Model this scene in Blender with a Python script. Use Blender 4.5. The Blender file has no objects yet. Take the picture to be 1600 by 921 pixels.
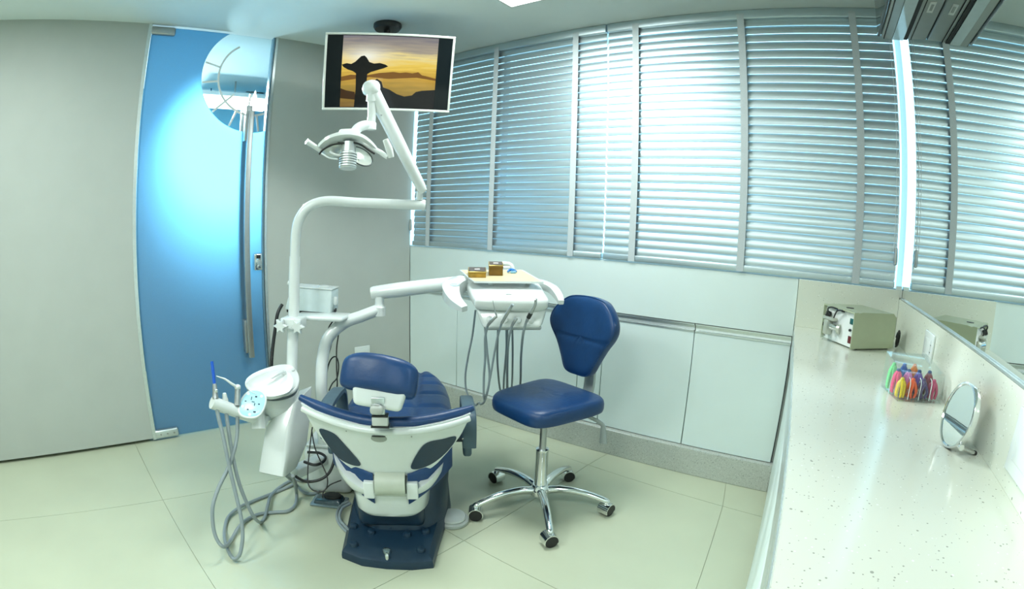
import bpy, bmesh, math, random
from mathutils import Vector, Matrix
random.seed(7)
SC = bpy.context.scene
COL = SC.collection
R = math.radians
PI = math.pi

# ------------------------------------------------------------------ camera
YAW, PITCH, ROLL, FPX = 35.2197, -8.069, 1.8923, 800.0
cd = bpy.data.cameras.new('camera')
cam = bpy.data.objects.new('camera', cd)
COL.objects.link(cam)
cam.location = (2.7658, -2.5962, 1.3129)
cam.rotation_euler = (Matrix.Rotation(R(YAW), 3, 'Z') @ Matrix.Rotation(R(90 + PITCH), 3, 'X') @ Matrix.Rotation(R(ROLL), 3, 'Z')).to_euler()
cd.type = 'PANO'
cd.panorama_type = 'FISHEYE_LENS_POLYNOMIAL'
cd.sensor_fit = 'HORIZONTAL'
cd.sensor_width = 16.0
cd.sensor_height = 9.21
cd.fisheye_fov = R(200)
cd.fisheye_polynomial_k0 = 0.0
cd.fisheye_polynomial_k1 = -100.0 / FPX
cd.fisheye_polynomial_k2 = 0.0
cd.fisheye_polynomial_k3 = 0.0
cd.fisheye_polynomial_k4 = 0.0
cd.clip_start = 0.01
SC.camera = cam

# ------------------------------------------------------------------ sky, exposure
wd = bpy.data.worlds.new('sky')
SC.world = wd
wd.use_nodes = True
bg = wd.node_tree.nodes['Background']
bg.inputs['Color'].default_value = (0.50, 0.82, 1.0, 1)
bg.inputs['Strength'].default_value = 3.2
SC.view_settings.view_transform = 'Standard'
SC.view_settings.look = 'None'
SC.view_settings.exposure = 0.0
SC.view_settings.gamma = 1.0
SC.view_settings.use_curve_mapping = False
try:
    SC.cycles.max_bounces = 10
    SC.cycles.diffuse_bounces = 5
    SC.cycles.transparent_max_bounces = 40
    SC.cycles.transmission_bounces = 8
    SC.cycles.caustics_reflective = False
    SC.cycles.caustics_refractive = False
    SC.cycles.sample_clamp_indirect = 6.0
    SC.cycles.use_denoising = True
except Exception:
    pass
LAMP_TINT = (0.92, 1.0, 0.965)
CEIL_W = 29.0


def area(name, loc, size, power, color, rot=(0, 0, 0), sy=None):
    l = bpy.data.lights.new(name, 'AREA')
    l.energy = power
    l.color = color
    l.shape = 'RECTANGLE'
    l.size = size
    l.size_y = sy or size
    o = bpy.data.objects.new(name, l)
    o.location = loc
    o.rotation_euler = rot
    COL.objects.link(o)
    return o


# ------------------------------------------------------------------ dimensions
H = 2.5
TA = 0.1804          # wall with the door leans off square
TC = -0.0488         # mirror wall
TF = -0.0741         # counter front
WX = 3.1556
FXX = 2.6261
ZC = 0.8932          # counter top
ZS = 1.1276          # window sill / bottom of the blinds
nA = 1.0 / math.hypot(1, TA)


def aw(u, n, z):      # wall A: u from the corner towards the viewer, n into the room
    return ((-TA * u + n) * nA, (-u - TA * n) * nA, z)


def cw(y, off, z):    # mirror wall: off into the room
    return (WX + TC * y - off, y, z)


# ------------------------------------------------------------------ materials
MATS = {}


def mat(name, col, rough=0.5, metal=0.0, var=0.03, scale=30.0, coat=0.0, bump=0.0, bscale=120.0, spec=0.5):
    if name in MATS:
        return MATS[name]
    m = bpy.data.materials.new(name)
    m.use_nodes = True
    nt = m.node_tree
    b = nt.nodes['Principled BSDF']
    b.inputs['Roughness'].default_value = rough
    b.inputs['Metallic'].default_value = metal
    b.inputs['Specular IOR Level'].default_value = spec
    b.inputs['Coat Weight'].default_value = coat
    b.inputs['Coat Roughness'].default_value = 0.08
    tc = nt.nodes.new('ShaderNodeTexCoord')
    nz = nt.nodes.new('ShaderNodeTexNoise')
    nz.inputs['Scale'].default_value = scale
    nz.inputs['Detail'].default_value = 4
    nt.links.new(tc.outputs['Object'], nz.inputs['Vector'])
    rp = nt.nodes.new('ShaderNodeValToRGB')
    rp.color_ramp.elements[0].position = 0.3
    rp.color_ramp.elements[1].position = 0.7
    rp.color_ramp.elements[0].color = tuple(max(0, c * (1 - var)) for c in col) + (1,)
    rp.color_ramp.elements[1].color = tuple(min(1, c * (1 + var)) for c in col) + (1,)
    nt.links.new(nz.outputs['Fac'], rp.inputs['Fac'])
    nt.links.new(rp.outputs['Color'], b.inputs['Base Color'])
    if bump:
        n2 = nt.nodes.new('ShaderNodeTexNoise')
        n2.inputs['Scale'].default_value = bscale
        n2.inputs['Detail'].default_value = 3
        nt.links.new(tc.outputs['Object'], n2.inputs['Vector'])
        bp = nt.nodes.new('ShaderNodeBump')
        bp.inputs['Strength'].default_value = bump
        bp.inputs['Distance'].default_value = 0.004
        nt.links.new(n2.outputs['Fac'], bp.inputs['Height'])
        nt.links.new(bp.outputs['Normal'], b.inputs['Normal'])
    MATS[name] = m
    return m


def speckle(name, base, dark, light, scale, thr, rough):
    m = bpy.data.materials.new(name)
    m.use_nodes = True
    nt = m.node_tree
    b = nt.nodes['Principled BSDF']
    b.inputs['Roughness'].default_value = rough
    tc = nt.nodes.new('ShaderNodeTexCoord')
    prev = None
    for k, (sc, th, col) in enumerate(((scale, thr, dark), (scale * 2.2, thr * 1.3, dark), (scale * 1.6, thr * 1.2, light))):
        v = nt.nodes.new('ShaderNodeTexVoronoi')
        v.inputs['Scale'].default_value = sc
        nt.links.new(tc.outputs['Object'], v.inputs['Vector'])
        sp = nt.nodes.new('ShaderNodeSeparateColor')
        nt.links.new(v.outputs['Color'], sp.inputs['Color'])
        lt = nt.nodes.new('ShaderNodeMath'); lt.operation = 'MULTIPLY'
        lt.inputs[1].default_value = th * 1.6
        nt.links.new(sp.outputs[0], lt.inputs[0])
        ml = nt.nodes.new('ShaderNodeMath'); ml.operation = 'LESS_THAN'
        nt.links.new(v.outputs['Distance'], ml.inputs[0])
        nt.links.new(lt.outputs[0], ml.inputs[1])
        s2 = nt.nodes.new('ShaderNodeMath'); s2.operation = 'GREATER_THAN'
        s2.inputs[1].default_value = 0.62
        nt.links.new(sp.outputs[1], s2.inputs[0])
        mm = nt.nodes.new('ShaderNodeMath'); mm.operation = 'MULTIPLY'
        nt.links.new(ml.outputs[0], mm.inputs[0]); nt.links.new(s2.outputs[0], mm.inputs[1])
        mx = nt.nodes.new('ShaderNodeMix'); mx.data_type = 'RGBA'
        nt.links.new(mm.outputs[0], mx.inputs[0])
        if prev is None:
            mx.inputs[6].default_value = base + (1,)
        else:
            nt.links.new(prev, mx.inputs[6])
        mx.inputs[7].default_value = col + (1,)
        prev = mx.outputs[2]
    nt.links.new(prev, b.inputs['Base Color'])
    MATS[name] = m
    return m


def emit(name, col, strength, base=0.8):
    m = bpy.data.materials.new(name)
    m.use_nodes = True
    nt = m.node_tree
    b = nt.nodes['Principled BSDF']
    b.inputs['Base Color'].default_value = (base,) * 3 + (1,)
    b.inputs['Roughness'].default_value = 0.12 if base < 0.5 else 0.5
    b.inputs['Specular IOR Level'].default_value = 0.2 if base < 0.5 else 0.5
    b.inputs['Emission Color'].default_value = col + (1,)
    b.inputs['Emission Strength'].default_value = strength
    MATS[name] = m
    return m


def glass(name, col, rough=0.0, ior=1.45, clear=0.85):
    m = bpy.data.materials.new(name)
    m.use_nodes = True
    nt = m.node_tree
    nt.nodes.clear()
    out = nt.nodes.new('ShaderNodeOutputMaterial')
    t = nt.nodes.new('ShaderNodeBsdfTransparent'); t.inputs[0].default_value = col + (1,)
    g = nt.nodes.new('ShaderNodeBsdfGlossy'); g.inputs['Roughness'].default_value = rough
    lw = nt.nodes.new('ShaderNodeLayerWeight'); lw.inputs[0].default_value = 0.5
    pw_ = nt.nodes.new('ShaderNodeMath'); pw_.operation = 'POWER'; pw_.inputs[1].default_value = 4.5
    f = nt.nodes.new('ShaderNodeMath'); f.operation = 'MULTIPLY_ADD'; f.inputs[1].default_value = 0.8; f.inputs[2].default_value = 0.035
    nt.links.new(lw.outputs['Facing'], pw_.inputs[0]); nt.links.new(pw_.outputs[0], f.inputs[0])
    mx = nt.nodes.new('ShaderNodeMixShader')
    nt.links.new(f.outputs[0], mx.inputs[0]); nt.links.new(t.outputs[0], mx.inputs[1]); nt.links.new(g.outputs[0], mx.inputs[2])
    nt.links.new(mx.outputs[0], out.inputs[0])
    MATS[name] = m
    return m


def frosted(name, col):
    m = bpy.data.materials.new(name)
    m.use_nodes = True
    nt = m.node_tree
    nt.nodes.clear()
    out = nt.nodes.new('ShaderNodeOutputMaterial')
    t = nt.nodes.new('ShaderNodeBsdfTranslucent')
    tc = nt.nodes.new('ShaderNodeTexCoord'); nz = nt.nodes.new('ShaderNodeTexNoise'); nz.inputs['Scale'].default_value = 260
    nt.links.new(tc.outputs['Object'], nz.inputs['Vector'])
    rp = nt.nodes.new('ShaderNodeValToRGB')
    rp.color_ramp.elements[0].color = tuple(c * 0.94 for c in col) + (1,)
    rp.color_ramp.elements[1].color = tuple(min(1, c * 1.06) for c in col) + (1,)
    nt.links.new(nz.outputs['Fac'], rp.inputs[0]); nt.links.new(rp.outputs[0], t.inputs[0])
    d = nt.nodes.new('ShaderNodeBsdfDiffuse'); d.inputs[0].default_value = (0.55, 0.75, 0.85, 1)
    m1 = nt.nodes.new('ShaderNodeMixShader'); m1.inputs[0].default_value = 0.16
    nt.links.new(t.outputs[0], m1.inputs[1]); nt.links.new(d.outputs[0], m1.inputs[2])
    g = nt.nodes.new('ShaderNodeBsdfGlossy'); g.inputs['Roughness'].default_value = 0.22
    f = nt.nodes.new('ShaderNodeFresnel'); f.inputs['IOR'].default_value = 1.35
    m2 = nt.nodes.new('ShaderNodeMixShader')
    nt.links.new(f.outputs[0], m2.inputs[0]); nt.links.new(m1.outputs[0], m2.inputs[1]); nt.links.new(g.outputs[0], m2.inputs[2])
    nt.links.new(m2.outputs[0], out.inputs[0])
    MATS[name] = m
    return m


WHITE = mat('white_plastic', (0.71, 0.755, 0.745), 0.28, coat=0.3, var=0.01)
WHITE2 = mat('white_enamel', (0.73, 0.775, 0.765), 0.22, coat=0.4, var=0.01)
PAINT = mat('ceiling_paint', (0.80, 0.89, 0.89), 0.8, var=0.015, scale=4)
WALLG = mat('grey_wall_laminate', (0.445, 0.48, 0.452), 0.55, var=0.02, scale=6, bump=0.04, bscale=300)
WALLW = mat('white_wall_paint', (0.60, 0.66, 0.63), 0.7, var=0.02, scale=5)
LAMW = mat('white_cabinet_laminate', (0.70, 0.80, 0.79), 0.32, var=0.01, scale=8)
TILE = mat('cream_porcelain', (0.53, 0.57, 0.43), 0.34, var=0.035, scale=3.0)
GROUT = mat('grout', (0.43, 0.46, 0.36), 0.9)
ALU = mat('brushed_aluminium', (0.66, 0.71, 0.71), 0.32, 0.9, var=0.04, scale=60)
CHROME = mat('chrome', (0.78, 0.80, 0.80), 0.10, 1.0, var=0.01)
STEEL = mat('satin_steel', (0.42, 0.44, 0.44), 0.38, 0.85, var=0.04)
BLACK = mat('black_plastic', (0.012, 0.013, 0.014), 0.4)
DARK = mat('dark_gap', (0.02, 0.022, 0.022), 0.8)
BLUEV = mat('blue_vinyl', (0.004, 0.041, 0.142), 0.40, var=0.10, scale=14, bump=0.30, bscale=32)
NAVY = mat('navy_plastic', (0.008, 0.030, 0.060), 0.36, var=0.08, bump=0.05, bscale=150)
GREYB = mat('slate_armrest', (0.06, 0.105, 0.14), 0.5, var=0.05)
HOSE = mat('grey_hose', (0.26, 0.31, 0.33), 0.4, var=0.03)
COUNTER = speckle('speckled_white_stone', (0.70, 0.73, 0.64), (0.34, 0.36, 0.30), (0.84, 0.88, 0.82), 58.0, 0.118, 0.14)
GRANITE = speckle('grey_granite', (0.47, 0.50, 0.46), (0.27, 0.29, 0.27), (0.56, 0.59, 0.55), 150.0, 0.33, 0.3)
SLAT = mat('slat_grey_enamel', (0.53, 0.615, 0.65), 0.38, 0.85, var=0.02, scale=3)
TAPE = mat('grey_tape', (0.50, 0.55, 0.57), 0.8, var=0.05, scale=200, bump=0.1, bscale=500)
MIRROR = mat('mirror_silver', (0.88, 0.92, 0.90), 0.012, 1.0, var=0.002)
CLEAR = glass('clear_glass', (0.93, 0.985, 0.99))
ACRYL = glass('clear_acrylic', (0.975, 0.992, 0.99), 0.02, 1.4)
FROST = frosted('frosted_blue_glass', (0.36, 0.72, 0.93))
FROSTL = frosted('etched_line', (0.75, 0.95, 1.0))
LAMPM = emit('lamp_diffuser', (0.96, 1.0, 0.96), 5.0)
CORRL = emit('corridor_lamp', (0.92, 1.0, 1.0), 3.0)


# ------------------------------------------------------------------ mesh building
class MB:
    def __init__(s):
        s.v = []; s.f = []

    def add(s, vs, fs):
        n = len(s.v)
        s.v += [tuple(v) for v in vs]
        s.f += [tuple(i + n for i in f) for f in fs]
        return s

    def box(s, lo, hi, M=None):
        x0, y0, z0 = lo; x1, y1, z1 = hi
        vs = [Vector(p) for p in ((x0, y0, z0), (x1, y0, z0), (x1, y1, z0), (x0, y1, z0), (x0, y0, z1), (x1, y0, z1), (x1, y1, z1), (x0, y1, z1))]
        if M: vs = [M @ v for v in vs]
        return s.add(vs, [(0, 3, 2, 1), (4, 5, 6, 7), (0, 1, 5, 4), (1, 2, 6, 5), (2, 3, 7, 6), (3, 0, 4, 7)])

    def hexa(s, b, t):            # bottom quad and top quad
        return s.add(list(b) + list(t), [(0, 3, 2, 1), (4, 5, 6, 7), (0, 1, 5, 4), (1, 2, 6, 5), (2, 3, 7, 6), (3, 0, 4, 7)])

    def rbox(s, lo, hi, r, M=None, seg=3):
        bm = bmesh.new()
        vs = [bm.verts.new(p) for p in ((lo[0], lo[1], lo[2]), (hi[0], lo[1], lo[2]), (hi[0], hi[1], lo[2]), (lo[0], hi[1], lo[2]),
                                        (lo[0], lo[1], hi[2]), (hi[0], lo[1], hi[2]), (hi[0], hi[1], hi[2]), (lo[0], hi[1], hi[2]))]
        for f in ((0, 3, 2, 1), (4, 5, 6, 7), (0, 1, 5, 4), (1, 2, 6, 5), (2, 3, 7, 6), (3, 0, 4, 7)):
            bm.faces.new([vs[i] for i in f])
        return s._bev(bm, r, seg, M)

    def rhexa(s, b, t, r, seg=3, M=None):
        bm = bmesh.new()
        vs = [bm.verts.new(p) for p in list(b) + list(t)]
        for f in ((0, 3, 2, 1), (4, 5, 6, 7), (0, 1, 5, 4), (1, 2, 6, 5), (2, 3, 7, 6), (3, 0, 4, 7)):
            bm.faces.new([vs[i] for i in f])
        bmesh.ops.recalc_face_normals(bm, faces=bm.faces)
        return s._bev(bm, r, seg, M)

    def _bev(s, bm, r, seg, M):
        bmesh.ops.bevel(bm, geom=list(bm.edges), offset=r, segments=seg, profile=0.5, affect='EDGES', clamp_overlap=True)
        bm.verts.index_update()
        vs = [v.co.copy() for v in bm.verts]
        if M: vs = [M @ v for v in vs]
        s.add(vs, [tuple(v.index for v in f.verts) for f in bm.faces])
        bm.free()
        return s

    def loft(s, rings, close=True, cap=True):
        n = len(rings[0]); vs = []; fs = []
        for r in rings: vs += list(r)
        for i in range(len(rings) - 1):
            for j in range(n if close else n - 1):
                k = (j + 1) % n
                fs.append((i * n + j, i * n + k, (i + 1) * n + k, (i + 1) * n + j))
        if cap and close:
            fs.append(tuple(reversed(range(n))))
            fs.append(tuple((len(rings) - 1) * n + j for j in range(n)))
        return s.add(vs, fs)

    def lathe(s, prof, seg=28, M=None, cap=True):
        rings = []
        for r, z in prof:
            ring = [Vector((r * math.cos(2 * PI * k / seg), r * math.sin(2 * PI * k / seg), z)) for k in range(seg)]
            if M: ring = [M @ p for p in ring]
            rings.append(ring)
        return s.loft(rings, True, cap)

    def tube(s, pts, r, seg=12, smooth=0, cap=True, sec=None, up=None):
        P = [Vector(p) for p in pts]
        if smooth: P = spline(P, smooth)
        n = len(P)
        rad = r if isinstance(r, (list, tuple)) else None
        rings = []
        prev = None
        for i, p in enumerate(P):
            t = (P[min(i + 1, n - 1)] - P[max(i - 1, 0)]).normalized()
            if prev is None:
                a = Vector(up) if up else (Vector((0, 0, 1)) if abs(t.z) < 0.9 else Vector((1, 0, 0)))
            else:
                a = prev
            a = (a - t * a.dot(t))
            if a.length < 1e-6: a = t.orthogonal()
            a.normalize(); b = t.cross(a); prev = a
            if rad:
                q = i / max(1, n - 1) * (len(rad) - 1); k = min(int(q), len(rad) - 2); rr = rad[k] + (rad[k + 1] - rad[k]) * (q - k)
            else:
                rr = r
            if sec:
                rings.append([p + a * (y * rr) + b * (x * rr) for x, y in sec])
            else:
                rings.append([p + (a * math.cos(2 * PI * k / seg) + b * math.sin(2 * PI * k / seg)) * rr for k in range(seg)])
        return s.loft(rings, True, cap)

    def prism(s, poly, h, M=None):   # polygon in xy, thickness h along z
        n = len(poly)
        vs = [Vector((x, y, 0)) for x, y in poly] + [Vector((x, y, h)) for x, y in poly]
        if M: vs = [M @ v for v in vs]
        fs = [tuple(reversed(range(n))), tuple(range(n, 2 * n))] + [(i, (i + 1) % n, (i + 1) % n + n, i + n) for i in range(n)]
        return s.add(vs, fs)

    def sq(s, c, half, e1=0.5, e2=0.5, nu=28, nv=16, M=None, fn=None):   # superellipsoid cushion
        def pw(x, e): return math.copysign(abs(x) ** e, x)
        rings = []
        for i in range(1, nv):
            th = -PI / 2 + PI * i / nv
            ring = []
            for k in range(nu):
                ph = 2 * PI * k / nu
                p = Vector((c[0] + half[0] * pw(math.cos(th), e1) * pw(math.cos(ph), e2),
                            c[1] + half[1] * pw(math.cos(th), e1) * pw(math.sin(ph), e2),
                            c[2] + half[2] * pw(math.sin(th), e1)))
                if fn: p = Vector(fn(p))
                if M: p = M @ p
                ring.append(p)
            rings.append(ring)
        return s.loft(rings)


def spline(P, sub):
    out = []
    n = len(P)
    for i in range(n - 1):
        p0 = P[max(i - 1, 0)]; p1 = P[i]; p2 = P[i + 1]; p3 = P[min(i + 2, n - 1)]
        for k in range(sub):
            t = k / sub
            out.append(0.5 * ((2 * p1) + (p2 - p0) * t + (2 * p0 - 5 * p1 + 4 * p2 - p3) * t * t + (3 * p1 - p0 - 3 * p2 + p3) * t ** 3))
    out.append(P[-1])
    return out


WM = {}


def obj(name, mb, m, parent=None, smooth=True, angle=38, local=False, origin=None):
    """one mesh object; vertices in world space unless local"""
    me = bpy.data.meshes.new(name)
    M = Matrix.Identity(4)
    if parent is not None and not local:
        M = WM[parent].inverted()
    if parent is None and origin is not None and not local:
        M = Matrix.Translation(Vector(origin)).inverted()
    vs = [M @ Vector(v) for v in mb.v]
    me.from_pydata(vs, [], mb.f)
    me.materials.append(m)
    bm = bmesh.new(); bm.from_mesh(me)
    bmesh.ops.recalc_face_normals(bm, faces=bm.faces)
    bm.to_mesh(me); bm.free()
    if smooth:
        me.polygons.foreach_set('use_smooth', [True] * len(me.polygons))
        try: me.set_sharp_from_angle(angle=R(angle))
        except Exception: pass
    me.update()
    o = bpy.data.objects.new(name, me)
    COL.objects.link(o)
    if parent is not None:
        o.parent = parent
        WM[o] = WM[parent]
    else:
        if origin is not None: o.location = origin
        WM[o] = Matrix.Translation(Vector(origin)) if origin is not None else Matrix.Identity(4)
    return o


def thing(name, label, cat, loc=(0, 0, 0), rotz=0.0, group=None):
    o = bpy.data.objects.new(name, None)
    o.empty_display_size = 0.05
    COL.objects.link(o)
    o.location = loc; o.rotation_euler = (0, 0, rotz)
    WM[o] = Matrix.Translation(Vector(loc)) @ Matrix.Rotation(rotz, 4, 'Z')
    return tag(o, label, cat, group)


def tag(o, label, cat, group=None):
    o['label'] = label; o['category'] = cat
    if group: o['group'] = group
    return o


def struct(name, mb=None, m=None, loc=(0, 0, 0)):
    if mb is None:
        o = bpy.data.objects.new(name, None); COL.objects.link(o); o.location = loc
        WM[o] = Matrix.Translation(Vector(loc))
    else:
        o = obj(name, mb, m, smooth=False)
    o['kind'] = 'structure'
    return o


def basis(o, x, y, z):
    x, y, z = Vector(x).normalized(), Vector(y).normalized(), Vector(z).normalized()
    M = Matrix((x, y, z)).transposed().to_4x4()
    M.translation = Vector(o)
    return M


def frame_to(o, x, z):   # x roughly, z exact
    z = Vector(z).normalized(); x = Vector(x); x = (x - z * x.dot(z)).normalized()
    return basis(o, x, z.cross(x), z)


def V(*a): return Vector(a)


# ================================================================== SETTING
# floor: large porcelain tiles with recessed joints
fl = struct('floor', MB().box((-2.6, -4.6, -0.06), (4.0, 0.35, -0.004)), GROUT)


def jx(k, y):      # the joints running away from the viewer
    a0, b0 = 0.92, 2.42
    l0 = a0 + (b0 - a0) / 2 * k
    l1 = 0.29 + (2.68 - 0.29) / 2 * k
    t = -y / 2.5
    return l0 + (l1 - l0) * t


def jy(j, x):
    return -2.075 + j * 0.985 - 0.075 * x


for k in range(-3, 3):
    for j in range(-3, 4):
        c = []
        for (kk, jj) in ((k, j), (k + 1, j), (k + 1, j + 1), (k, j + 1)):
            y = jy(jj, 1.0)
            for _ in range(8):
                x = jx(kk, y); y = jy(jj, x)
            c.append(V(x, y, 0))
        if all(p.y > 0.3 for p in c) or all(p.y < -4.5 for p in c): continue
        ctr = sum(c, V(0, 0, 0)) / 4
        c = [p + (ctr - p).normalized() * 0.0018 for p in c]
        c = [V(max(-2.5, min(3.9, p.x)), max(-4.5, min(0.3, p.y)), 0) for p in c]
        if max(p.x for p in c) - min(p.x for p in c) < 0.03 or max(p.y for p in c) - min(p.y for p in c) < 0.03: continue
        obj('floor_tile', MB().hexa([p + V(0, 0, -0.008) for p in c], c), TILE, fl, smooth=False)

struct('ceiling', MB().box((-2.6, -4.6, H), (4.0, 0.35, H + 0.1)), PAINT)

# wall with the door: grey laminate panels
U1, U2 = 1.955, 1.095
wl = struct('wall_left', MB().hexa([aw(0.0, -0.12, 0), aw(0.0, -0.03, 0), aw(U2 + 0.01, -0.03, 0), aw(U2 + 0.01, -0.12, 0)],
                                   [aw(0.0, -0.12, H), aw(0.0, -0.03, H), aw(U2 + 0.01, -0.03, H), aw(U2 + 0.01, -0.12, H)]), WALLG)
obj('wall_panel', MB().hexa([aw(0.0, -0.03, 0), aw(0.0, 0, 0), aw(U2, 0, 0), aw(U2, -0.03, 0)],
                            [aw(0.0, -0.03, H), aw(0.0, 0, H), aw(U2, 0, H), aw(U2, -0.03, H)]), WALLG, wl, smooth=False)
obj('wall_panel', MB().hexa([aw(U1, -0.06, 0.022), aw(U1, 0, 0.022), aw(4.6, 0, 0.022), aw(4.6, -0.06, 0.022)],
                            [aw(U1, -0.06, H), aw(U1, 0, H), aw(4.6, 0, H), aw(4.6, -0.06, H)]), WALLG, wl, smooth=False)
obj('wall_core', MB().hexa([aw(U1 + 0.02, -0.12, 0), aw(U1 + 0.02, -0.06, 0), aw(4.6, -0.06, 0), aw(4.6, -0.12, 0)],
                           [aw(U1 + 0.02, -0.12, H), aw(U1 + 0.02, -0.06, H), aw(4.6, -0.06, H), aw(4.6, -0.12, H)]), DARK, wl, smooth=False)
obj('edge_strip', MB().hexa([aw(U1 - 0.022, -0.06, 0.012), aw(U1 - 0.022, 0.002, 0.012), aw(U1, 0.002, 0.012), aw(U1, -0.06, 0.012)],
                            [aw(U1 - 0.022, -0.06, H), aw(U1 - 0.022, 0.002, H), aw(U1, 0.002, H), aw(U1, -0.06, H)]), ALU, wl, smooth=False)

# back wall: below the window, the reveal, the strip above
wb = struct('wall_back', MB().box((-0.3, 0.03, 0), (3.6, 0.16, ZS - 0.01)), WALLW)
obj('pier', MB().box((-0.7, 0.03, 0), (-0.41, 0.16, H)), WALLW, wb, smooth=False)
obj('pier', MB().box((3.33, 0.03, 0), (3.6, 0.16, H)), WALLW, wb, smooth=False)
wr = struct('wall_right', MB().hexa([cw(0.3, -0.02, 0), cw(-4.6, -0.02, 0), cw(-4.6, -0.14, 0), cw(0.3, -0.14, 0)],
                                    [cw(0.3, -0.02, H), cw(-4.6, -0.02, H), cw(-4.6, -0.14, H), cw(0.3, -0.14, H)]), WALLW)
struct('wall_front', MB().box((-2.6, -4.7, 0), (4.0, -4.55, H)), WALLW)

# window behind the blinds
wn = struct('window_1', MB().box((-0.40, 0.09, ZS - 0.01), (-0.36, 0.13, H)), WHITE)
for x in (0.745, 2.309, 3.30):
    obj('mullion', MB().box((x, 0.09, ZS - 0.01), (x + 0.02, 0.13, H)), WHITE, wn, smooth=False)
obj('window_sill', MB().box((-0.40, 0.031, ZS - 0.0099), (WX + 0.012, 0.16, ZS - 0.001)), WHITE, wn, smooth=False)
obj('window_head', MB().box((-0.40, 0.09, H - 0.03), (3.32, 0.13, H)), WHITE, wn, smooth=False)
for x0, x1 in ((-0.36, 0.745), (0.765, 2.309), (2.329, 3.30)):
    obj('pane', MB().box((x0, 0.107, ZS), (x1, 0.112, H - 0.03)), CLEAR, wn, smooth=False)

# corridor seen through the clear disc of the glass door
CORR = mat('corridor_paint', (0.10, 0.32, 0.45), 0.8)
cr = struct('wall_far', MB().hexa([aw(0.2, -1.75, 0), aw(0.2, -1.65, 0), aw(3.4, -1.65, 0), aw(3.4, -1.75, 0)],
                                  [aw(0.2, -1.75, 2.62), aw(0.2, -1.65, 2.62), aw(3.4, -1.65, 2.62), aw(3.4, -1.75, 2.62)]), CORR)
for u in (0.35, 3.1):
    obj('side_wall', MB().hexa([aw(u, -1.7, 0), aw(u, -0.12, 0), aw(u + .1, -0.12, 0), aw(u + .1, -1.7, 0)],
                               [aw(u, -1.7, 2.62), aw(u, -0.12, 2.62), aw(u + .1, -0.12, 2.62), aw(u + .1, -1.7, 2.62)]), CORR, cr, smooth=False)
obj('corridor_ceiling', MB().hexa([aw(0.2, -1.75, 2.6), aw(0.2, -0.125, 2.6), aw(3.4, -0.125, 2.6), aw(3.4, -1.75, 2.6)],
                                  [aw(0.2, -1.75, 2.7), aw(0.2, -0.125, 2.7), aw(3.4, -0.125, 2.7), aw(3.4, -1.75, 2.7)]), CORR, cr, smooth=False)
for (u0, u1, n, z0, z1, w) in ((1.30, 1.42, -1.60, 2.26, 2.30, .05), (0.62, 0.98, -1.55, 1.98, 2.03, .08), (1.235, 1.245, -1.5, 1.72, 2.5, .01), (0.72, 0.90, -1.5, 2.5, 2.53, .05)):
    obj('corridor_shelf', MB().hexa([aw(u0, n - w, z0), aw(u0, n, z0), aw(u1, n, z0), aw(u1, n - w, z0)],
                                    [aw(u0, n - w, z1), aw(u0, n, z1), aw(u1, n, z1), aw(u1, n - w, z1)]), mat('slate_blue', (0.10, 0.25, 0.38), 0.6), cr, smooth=False)
cl = thing('corridor_light', 'white lit lamp panel in the corridor seen through the clear disc of the door', 'lamp', aw(1.05, -1.1, 2.3))
obj('diffuser', MB().hexa([aw(0.75, -1.42, 2.30), aw(0.75, -1.0, 2.30), aw(1.42, -1.0, 2.30), aw(1.42, -1.42, 2.30)],
                          [aw(0.75, -1.42, 2.32), aw(0.75, -1.0, 2.32), aw(1.42, -1.0, 2.32), aw(1.42, -1.42, 2.32)]), CORRL, cl, smooth=False)
obj('housing', MB().hexa([aw(0.74, -1.43, 2.3205), aw(0.74, -0.99, 2.3205), aw(1.43, -0.99, 2.3205), aw(1.43, -1.43, 2.3205)],
                         [aw(0.74, -1.43, 2.35), aw(0.74, -0.99, 2.35), aw(1.43, -0.99, 2.35), aw(1.43, -1.43, 2.35)]), WHITE, cl, smooth=False)  # opaque cover added to keep the diffuser's glow off the corridor ceiling
obj('rod', MB().tube([aw(1.08, -1.2, 2.351), aw(1.08, -1.2, 2.6)], 0.008), STEEL, cl)


def corr_fill(name, u, n, z, power, radius, color):
    l = bpy.data.lights.new(name, 'POINT'); l.energy = power; l.color = color; l.shadow_soft_size = radius
    o = bpy.data.objects.new(name, l); o.location = aw(u, n, z); COL.objects.link(o)


l = bpy.data.lights.new('corridor_spot', 'SPOT'); l.energy = 800.0; l.color = (1.0, 1.0, 1.0); l.shadow_soft_size = 0.08; l.spot_size = R(66); l.spot_blend = 1.0
o = bpy.data.objects.new('corridor_spot', l); o.location = aw(1.36, -0.78, 2.26); COL.objects.link(o)
o.rotation_euler = (Vector(aw(1.34, 0, 1.74)) - Vector(aw(1.36, -0.78, 2.26))).to_track_quat('-Z', 'Y').to_euler()
corr_fill('corridor_fill', 1.75, -1.0, 1.75, 46.0, 0.15, (0.70, 0.92, 1.0))  # unseen fill added to light the whole frosted pane blue

# glass door
dr = struct('door_1', None, None, aw(1.5, -0.02, 0))
PB0, PB1, PN = U2 + 0.012, U1 - 0.026, -0.022
DC = (1.228, 2.205); DRR = 0.345


def disc_arc(rad, a0, a1, n):
    return [(DC[0] + rad * math.cos(a0 + (a1 - a0) * k / n), DC[1] + rad * math.sin(a0 + (a1 - a0) * k / n)) for k in range(n + 1)]


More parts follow.
